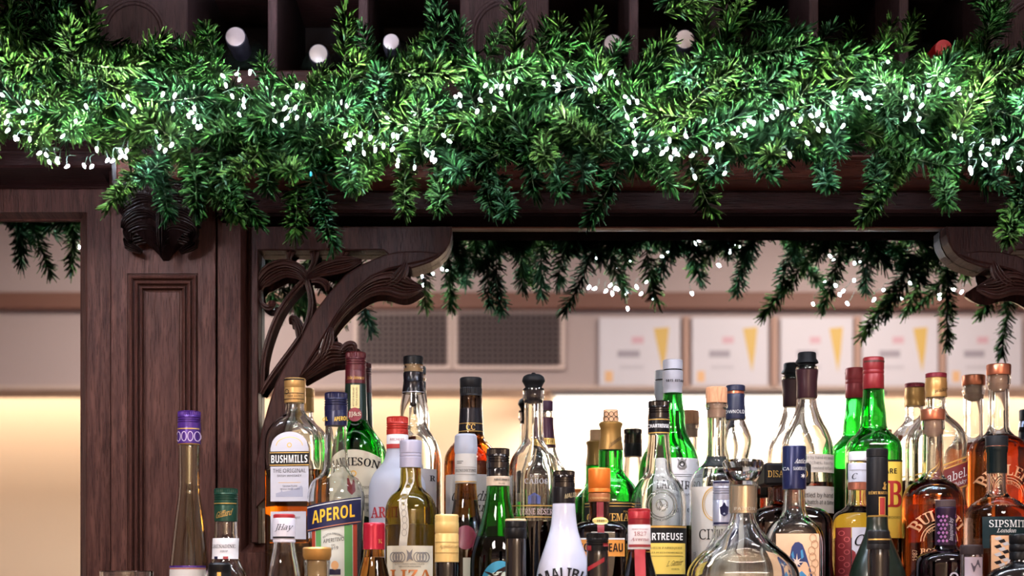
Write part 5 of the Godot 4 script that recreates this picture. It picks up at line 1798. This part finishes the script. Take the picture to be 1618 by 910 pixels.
func build_garland():
	var g := thing("pine_garland", "thick artificial green pine garland draped along the cornice of the bar", "garland", P(768, 244, 0.151))
	var lens := [0.06, 0.085, 0.115, 0.15]
	var kinds := []
	for i in 4:
		for k in 6:
			kinds.append(needle_mesh(100 + i * 10 + k, lens[i], k % 3, k == 0))
	var put := func(a: Vector3, b: Vector3):
		var d := b - a
		var best := 0
		for i in 4:
			if absf(lens[i] - d.length()) < absf(lens[best] - d.length()):
				best = i
		var o := MeshInstance3D.new()
		o.name = numbered("branch", g)
		o.mesh = kinds[best * 6 + rng.randi() % 6]
		var y := d.normalized()
		var spin := rng.randf() * TAU
		var x := y.cross(Vector3(cos(spin), 0.31, sin(spin))).normalized()
		var s = d.length() / lens[best]
		o.transform = Transform3D(Basis(x, y, x.cross(y)) * Basis.from_scale(Vector3(lerpf(1.0, s, 0.3), s, lerpf(1.0, s, 0.3))), a - g.position)
		g.add_child(o, true)
	# the main wire
	var mb := MB.new()
	var pts := PackedVector3Array()
	for k in 48:
		var x := -300.0 + k * 47.0
		pts.append(P(x, 165 + 18 * sin(x * 0.017) + 8 * sin(x * 0.05), 0.235 + 0.02 * sin(x * 0.023)) - g.position)
	tube(mb, pts, 0.003, 6)
	mesh_part("main_wire", mb, mat(c8(60, 56, 36), 0.7), g)
	# branches that can be told apart: root x, y, tip x, y, depth of the tip
	var own := [
		[225, 255, 200, 315, 0.33], [250, 250, 268, 322, 0.31], [305, 260, 375, 352, 0.33], [350, 262, 398, 328, 0.31], [300, 245, 325, 305, 0.35], [270, 235, 222, 300, 0.34], [345, 240, 350, 330, 0.33],
		[495, 285, 522, 368, 0.31], [470, 295, 468, 368, 0.29], [560, 225, 528, 292, 0.33], [640, 255, 640, 338, 0.3], [690, 265, 700, 344, 0.31], [600, 250, 560, 292, 0.33], [430, 250, 470, 300, 0.32], [420, 240, 430, 290, 0.3],
		[788, 280, 796, 362, 0.31], [775, 240, 755, 330, 0.3], [880, 245, 880, 318, 0.3], [985, 240, 958, 334, 0.31], [1010, 240, 1052, 300, 0.31], [1090, 255, 1112, 316, 0.3], [1180, 230, 1206, 286, 0.3],
		[1300, 235, 1290, 315, 0.31], [1430, 245, 1368, 352, 0.32], [1320, 190, 1312, 250, 0.3], [1480, 255, 1502, 338, 0.32], [1540, 225, 1562, 302, 0.31], [1618, 315, 1562, 380, 0.33], [1622, 265, 1598, 340, 0.3],
		[870, 200, 832, 258, 0.34], [150, 180, 112, 226, 0.33], [30, 190, 62, 236, 0.3], [5, 180, -20, 240, 0.3], [1385, 250, 1372, 300, 0.29], [1240, 220, 1222, 268, 0.31], [1150, 230, 1122, 290, 0.3],
		[-60, 170, -112, 250, 0.31], [-30, 180, -50, 240, 0.3], [-150, 180, -150, 256, 0.3], [-175, 170, -195, 240, 0.3], [1700, 290, 1768, 402, 0.33], [1740, 250, 1700, 345, 0.32], [1830, 290, 1888, 408, 0.33], [1860, 250, 1830, 350, 0.32], [1780, 240, 1800, 330, 0.3], [1660, 250, 1668, 340, 0.31], [1900, 240, 1930, 330, 0.31], [830, 235, 850, 290, 0.29], [930, 230, 905, 285, 0.3], [700, 230, 730, 300, 0.31],
		[80, 60, 96, -14, 0.26], [130, 90, 150, 14, 0.27], [30, 70, 8, -22, 0.26], [60, 40, 40, -30, 0.25], [190, 115, 252, 62, 0.3], [300, 95, 322, 42, 0.24], [345, 105, 330, 50, 0.24], [545, 95, 548, 22, 0.24], [590, 95, 562, 55, 0.26],
		[640, 105, 668, 58, 0.25], [690, 90, 702, -22, 0.26], [735, 95, 718, 40, 0.26], [815, 90, 812, 2, 0.25], [880, 90, 892, 36, 0.25], [925, 95, 938, 30, 0.24], [960, 105, 975, 62, 0.23], [1000, 130, 1062, 76, 0.27],
		[1050, 20, 1112, -2, 0.27], [1140, 70, 1180, -14, 0.26], [1105, 0, 1050, -14, 0.25], [1200, 80, 1262, 38, 0.26], [1280, 95, 1304, 42, 0.25], [1420, 85, 1442, 32, 0.25], [1390, 95, 1408, 40, 0.24], [1550, 110, 1564, -18, 0.27],
		[1600, 125, 1620, 60, 0.27], [1470, 110, 1530, 74, 0.27], [1160, 60, 1142, 0, 0.24], [1110, 90, 1122, 20, 0.25], [1500, 140, 1545, 92, 0.29], [480, 165, 515, 120, 0.27], [430, 140, 408, 100, 0.26], [1230, 100, 1222, 42, 0.24], [1340, 100, 1350, 48, 0.24], [150, 80, 120, 20, 0.25],
		[715, 90, 668, 150, 0.33], [700, 60, 650, 90, 0.3], [770, 90, 800, 52, 0.26], [850, 80, 870, 34, 0.24], [1070, 110, 1040, 70, 0.26], [1180, 40, 1232, 22, 0.25], [100, 30, 60, -10, 0.24], [1570, 60, 1600, 20, 0.24], [1580, 40, 1540, -10, 0.25]]
	for q in own:
		var zt: float = q[4] + (0.045 if q[3] > 200 else 0.01)
		put.call(P(q[0], q[1], lerpf(zt, 0.24, 0.6)), P(q[2], q[3], zt))
	# the mass of the garland between them, kept to the outline it has
	var roof := [V(-300, 0), V(110, 4), V(150, 58), V(290, 60), V(320, 50), V(350, 102), V(400, 108), V(470, 112), V(535, 108), V(560, 66), V(690, 66), V(760, 66), V(860, 64), V(910, 50), V(950, 78), V(985, 110), V(1030, 100), V(1070, 44), V(1200, 36), V(1260, 50), V(1440, 50), V(1475, 92), V(1520, 90), V(1565, 50), V(1620, 64), V(1760, 60), V(2000, 60)]
	var ground := [V(-300, 235), V(0, 228), V(185, 232), V(205, 300), V(330, 318), V(400, 316), V(430, 262), V(560, 272), V(700, 300), V(830, 255), V(900, 268), V(1000, 290), V(1100, 285), V(1200, 250), V(1300, 262), V(1400, 285), V(1600, 320), V(1760, 335), V(2000, 330)]
	var level := func(line: Array, x: float) -> float:
		for i in line.size() - 1:
			if x <= line[i + 1].x:
				return lerpf(line[i].y, line[i + 1].y, (x - line[i].x) / (line[i + 1].x - line[i].x))
		return line[-1].y
	var mass := []
	for k in 620:
		var x := -280.0 + 2220.0 * (k + rng.randf()) / 620.0
		for attempt in 12:
			var y := rng.randf_range(level.call(roof, x) + 30.0, minf(245.0, level.call(ground, x) - 15.0))
			var a := P(x, y, rng.randf_range(0.215, 0.33))
			var turn := rng.randf() * TAU
			var reach := rng.randf_range(0.05, 0.105)
			var d := Vector3(cos(turn), sin(turn) * 0.75, rng.randf_range(-0.35, 0.9)).normalized() * reach
			if a.z + d.z < 0.175:
				d.z = absf(d.z)
			var e := a + d
			var ex := CX + e.x / S(e.z)
			var ey := CY - (e.y - H) / S(e.z)
			if ey > level.call(roof, ex) + 16.0 and ey < level.call(ground, ex) - 4.0:
				mass.append([a, e])
				break
	# the foremost are parts of their own, those behind them one inner mass
	mass.sort_custom(func(p, q): return p[0].z + p[1].z > q[0].z + q[1].z)
	for k in 205:
		put.call(mass[k][0], mass[k][1])
	var mm := MultiMesh.new()
	mm.transform_format = MultiMesh.TRANSFORM_3D
	mm.mesh = kinds[7]
	mm.instance_count = mass.size() - 205
	for k in mm.instance_count:
		var a: Vector3 = mass[k + 205][0]
		var d: Vector3 = mass[k + 205][1] - a
		var y := d.normalized()
		var spin := rng.randf() * TAU
		var x := y.cross(Vector3(cos(spin), 0.31, sin(spin))).normalized()
		var sc: float = d.length() / lens[1]
		mm.set_instance_transform(k, Transform3D(Basis(x, y, x.cross(y)) * Basis.from_scale(Vector3(lerpf(1.0, sc, 0.3), sc, lerpf(1.0, sc, 0.3))), a - g.position))
	var inner := MultiMeshInstance3D.new()
	inner.name = "inner_branches"
	inner.multimesh = mm
	inner.set_meta("kind", "stuff")
	g.add_child(inner, true)

func build_lights():
	var bulbs := [
		V(3, 150), V(44, 162), V(59, 162), V(13, 183), V(30, 175), V(40, 175), V(10, 193), V(12, 206), V(36, 194), V(24, 218), V(28, 220), V(47, 220), V(62, 242), V(73, 245), V(78, 256), V(90, 252), V(92, 257), V(106, 263), V(133, 262), V(145, 263), V(153, 236), V(170, 253), V(178, 254), V(190, 248), V(191, 240), V(198, 248), V(200, 238), V(136, 168), V(119, 192), V(99, 215), V(195, 167), V(202, 154), V(211, 176), V(214, 171), V(247, 208), V(252, 232), V(261, 238), V(271, 229), V(257, 149), V(276, 151), V(273, 173), V(307, 171), V(298, 183), V(307, 191), V(312, 201), V(303, 178), V(317, 200), V(352, 120), V(357, 135), V(374, 117), V(378, 126), V(395, 114), V(367, 152), V(385, 158), V(385, 168), V(378, 181),
		V(469, 136), V(478, 137), V(453, 154), V(432, 166), V(450, 171), V(467, 170), V(469, 186), V(434, 191), V(453, 187), V(446, 198), V(489, 182), V(540, 162), V(548, 167), V(612, 186), V(546, 214), V(552, 228), V(559, 224), V(550, 235), V(570, 213), V(585, 218), V(593, 237), V(575, 242), V(606, 231), V(621, 214), V(628, 216), V(641, 204), V(620, 236), V(629, 254), V(628, 262), V(655, 265), V(674, 244), V(684, 242), V(687, 254), V(682, 251), V(701, 214), V(710, 223), V(720, 153), V(727, 150), V(727, 166), V(767, 135), V(759, 158), V(754, 176), V(781, 172), V(776, 143), V(784, 136), V(792, 137), V(792, 148),
		V(803, 138), V(815, 128), V(859, 132), V(875, 122), V(882, 134), V(881, 143), V(905, 127), V(899, 120), V(905, 151), V(942, 124), V(948, 121), V(940, 140), V(933, 143), V(965, 115), V(975, 131), V(988, 153), V(994, 161), V(1007, 161), V(991, 185), V(1003, 190), V(999, 198), V(1004, 211), V(1018, 183), V(1002, 227), V(1004, 242), V(1020, 237), V(1030, 211), V(1046, 242), V(1053, 236), V(1060, 250), V(1070, 243), V(1066, 239), V(1058, 222), V(1065, 204), V(1084, 215), V(1113, 191), V(1093, 246), V(1115, 237), V(1124, 255), V(1098, 280), V(1145, 274), V(1134, 230), V(1141, 228), V(1159, 211), V(1166, 204), V(1176, 198), V(1184, 191), V(1191, 195), V(1178, 214),
		V(1235, 169), V(1228, 178), V(1220, 185), V(1211, 189), V(1253, 196), V(1265, 190), V(1282, 183), V(1291, 181), V(1294, 178), V(1293, 205), V(1299, 198), V(1309, 207), V(1332, 199), V(1276, 226), V(1248, 245), V(1318, 148), V(1319, 162), V(1317, 170), V(1352, 150), V(1360, 147), V(1365, 155), V(1373, 155), V(1381, 144), V(1372, 170), V(1403, 98), V(1442, 138), V(1431, 155), V(1442, 152), V(1436, 181), V(1431, 188), V(1452, 188), V(1456, 167), V(1458, 208), V(1468, 135), V(1466, 145), V(1488, 134), V(1497, 127), V(1514, 141), V(1517, 150), V(1505, 149), V(1534, 151), V(1508, 216), V(1519, 221), V(1551, 233), V(1533, 243), V(1562, 244), V(1556, 260), V(1533, 267), V(1535, 272), V(1570, 224), V(1577, 224), V(1587, 219), V(1597, 238), V(1592, 247), V(1580, 256), V(1611, 267), V(1668, 262), V(1676, 250), V(1690, 258), V(1702, 270), V(1730, 240), V(1741, 252), V(1752, 246), V(1790, 262), V(1803, 270), V(1811, 255), V(1850, 240), V(1862, 250), V(-40, 200), V(-52, 212), V(-90, 190), V(-98, 205)]
	var o := thing("string_lights", "string of tiny cool white fairy lights threaded through the pine garland", "fairy lights", P(768, 180, 0.35))
	var shape := MB.new()
	lathe(shape, [V(0, -0.003), V(0.0009, -0.0026), V(0.0013, -0.0014), V(0.0014, 0.0), V(0.0011, 0.0015), V(0.0006, 0.0027), V(0, 0.0034)], 12)
	var mesh := shape.done()
	var white := glow(c8(226, 236, 255), LED_GLOW)
	var wire := MB.new()
	# hubs on the main wire, one each 55 units, at the mean height of the bulbs near them
	var hubs := []
	for k in 37:
		var x := -120.0 + k * 55.0
		var sum := 0.0
		var n := 0.0
		for b in bulbs:
			var w := 1.0 / (1.0 + pow((b.x - x) / 40.0, 4))
			sum += b.y * w
			n += w
		hubs.append(P(x, sum / n - 10.0, 0.285))
	var line := PackedVector3Array()
	for p in spline(hubs, 150):
		line.append(p - o.position)
	tube(wire, line, 0.0007, 5)
	var k := 0
	for b in bulbs:
		var z := rng.randf_range(0.345, 0.4)
		if b.y > 228 and b.x > 990:
			z = rng.randf_range(0.42, 0.47)
		var p := P(b.x, b.y, z)
		var near: Vector3 = hubs[0]
		for h in hubs:
			if h.distance_to(p) < near.distance_to(p):
				near = h
		near = p + ((near - p) + Vector3(0, 0.02, -0.01)).limit_length(rng.randf_range(0.018, 0.04))
		var mid = (near + p) / 2 + Vector3(rng.randf_range(-0.006, 0.006), rng.randf_range(0.0, 0.008), 0.004)
		var q := PackedVector3Array()
		for c in spline([near - o.position, mid - o.position, p - o.position], 8):
			q.append(c)
		tube(wire, q, 0.00035, 4, 2)
		var m := MeshInstance3D.new()
		m.name = numbered("bulb", o)
		m.mesh = mesh
		m.material_override = white
		m.position = p - o.position
		m.rotation = Vector3(rng.randf_range(-0.9, 0.9), rng.randf() * 6.0, PI + rng.randf_range(-0.9, 0.9))
		o.add_child(m, true)
		k += 1
	# the light of each cluster of bulbs, thrown up and back into the needles
	for h in hubs:
		var l := SpotLight3D.new()
		l.name = numbered("cluster_light", o)
		l.light_color = c8(226, 236, 255)
		l.light_energy = HUB_ENERGY
		l.light_size = 0.01
		l.spot_angle = 68.0
		l.spot_angle_attenuation = 0.5
		l.spot_range = 8.0
		l.spot_attenuation = 2.0
		l.shadow_enabled = true
		l.position = h - o.position + Vector3(0, -0.02, 0.12)
		l.rotation_degrees = Vector3(60, 0, 0)
		o.add_child(l, true)
	# and down into the hanging tips
	for h in hubs:
		var l := SpotLight3D.new()
		l.name = numbered("cluster_light", o)
		l.light_color = c8(226, 236, 255)
		l.light_energy = HUB_ENERGY * 0.12
		l.light_size = 0.01
		l.spot_angle = 56.0
		l.spot_angle_attenuation = 0.6
		l.spot_range = 8.0
		l.spot_attenuation = 2.0
		l.shadow_enabled = true
		l.position = h - o.position + Vector3(0.02, -0.01, 0.13)
		l.rotation_degrees = Vector3(-74, 0, 0)
		o.add_child(l, true)
	mesh_part("wire", wire, mat(c8(26, 40, 26), 0.6), o)
	# a single blue green light further left
	var e := thing("blue_light", "single small blue green light glowing deep in the garland", "fairy light", P(491, 275, 0.385))
	var teal := glow(c8(0, 150, 170), 1.6)
	teal.albedo_color = c8(0, 50, 60)
	mesh_part("bulb", mesh, teal, e)
	var l := OmniLight3D.new()
	l.name = "blue_bulb_light"
	l.light_color = c8(40, 200, 215)
	l.light_energy = 0.008
	l.light_size = 0.01
	l.omni_range = 8.0
	l.omni_attenuation = 2.0
	l.shadow_enabled = true
	e.add_child(l)
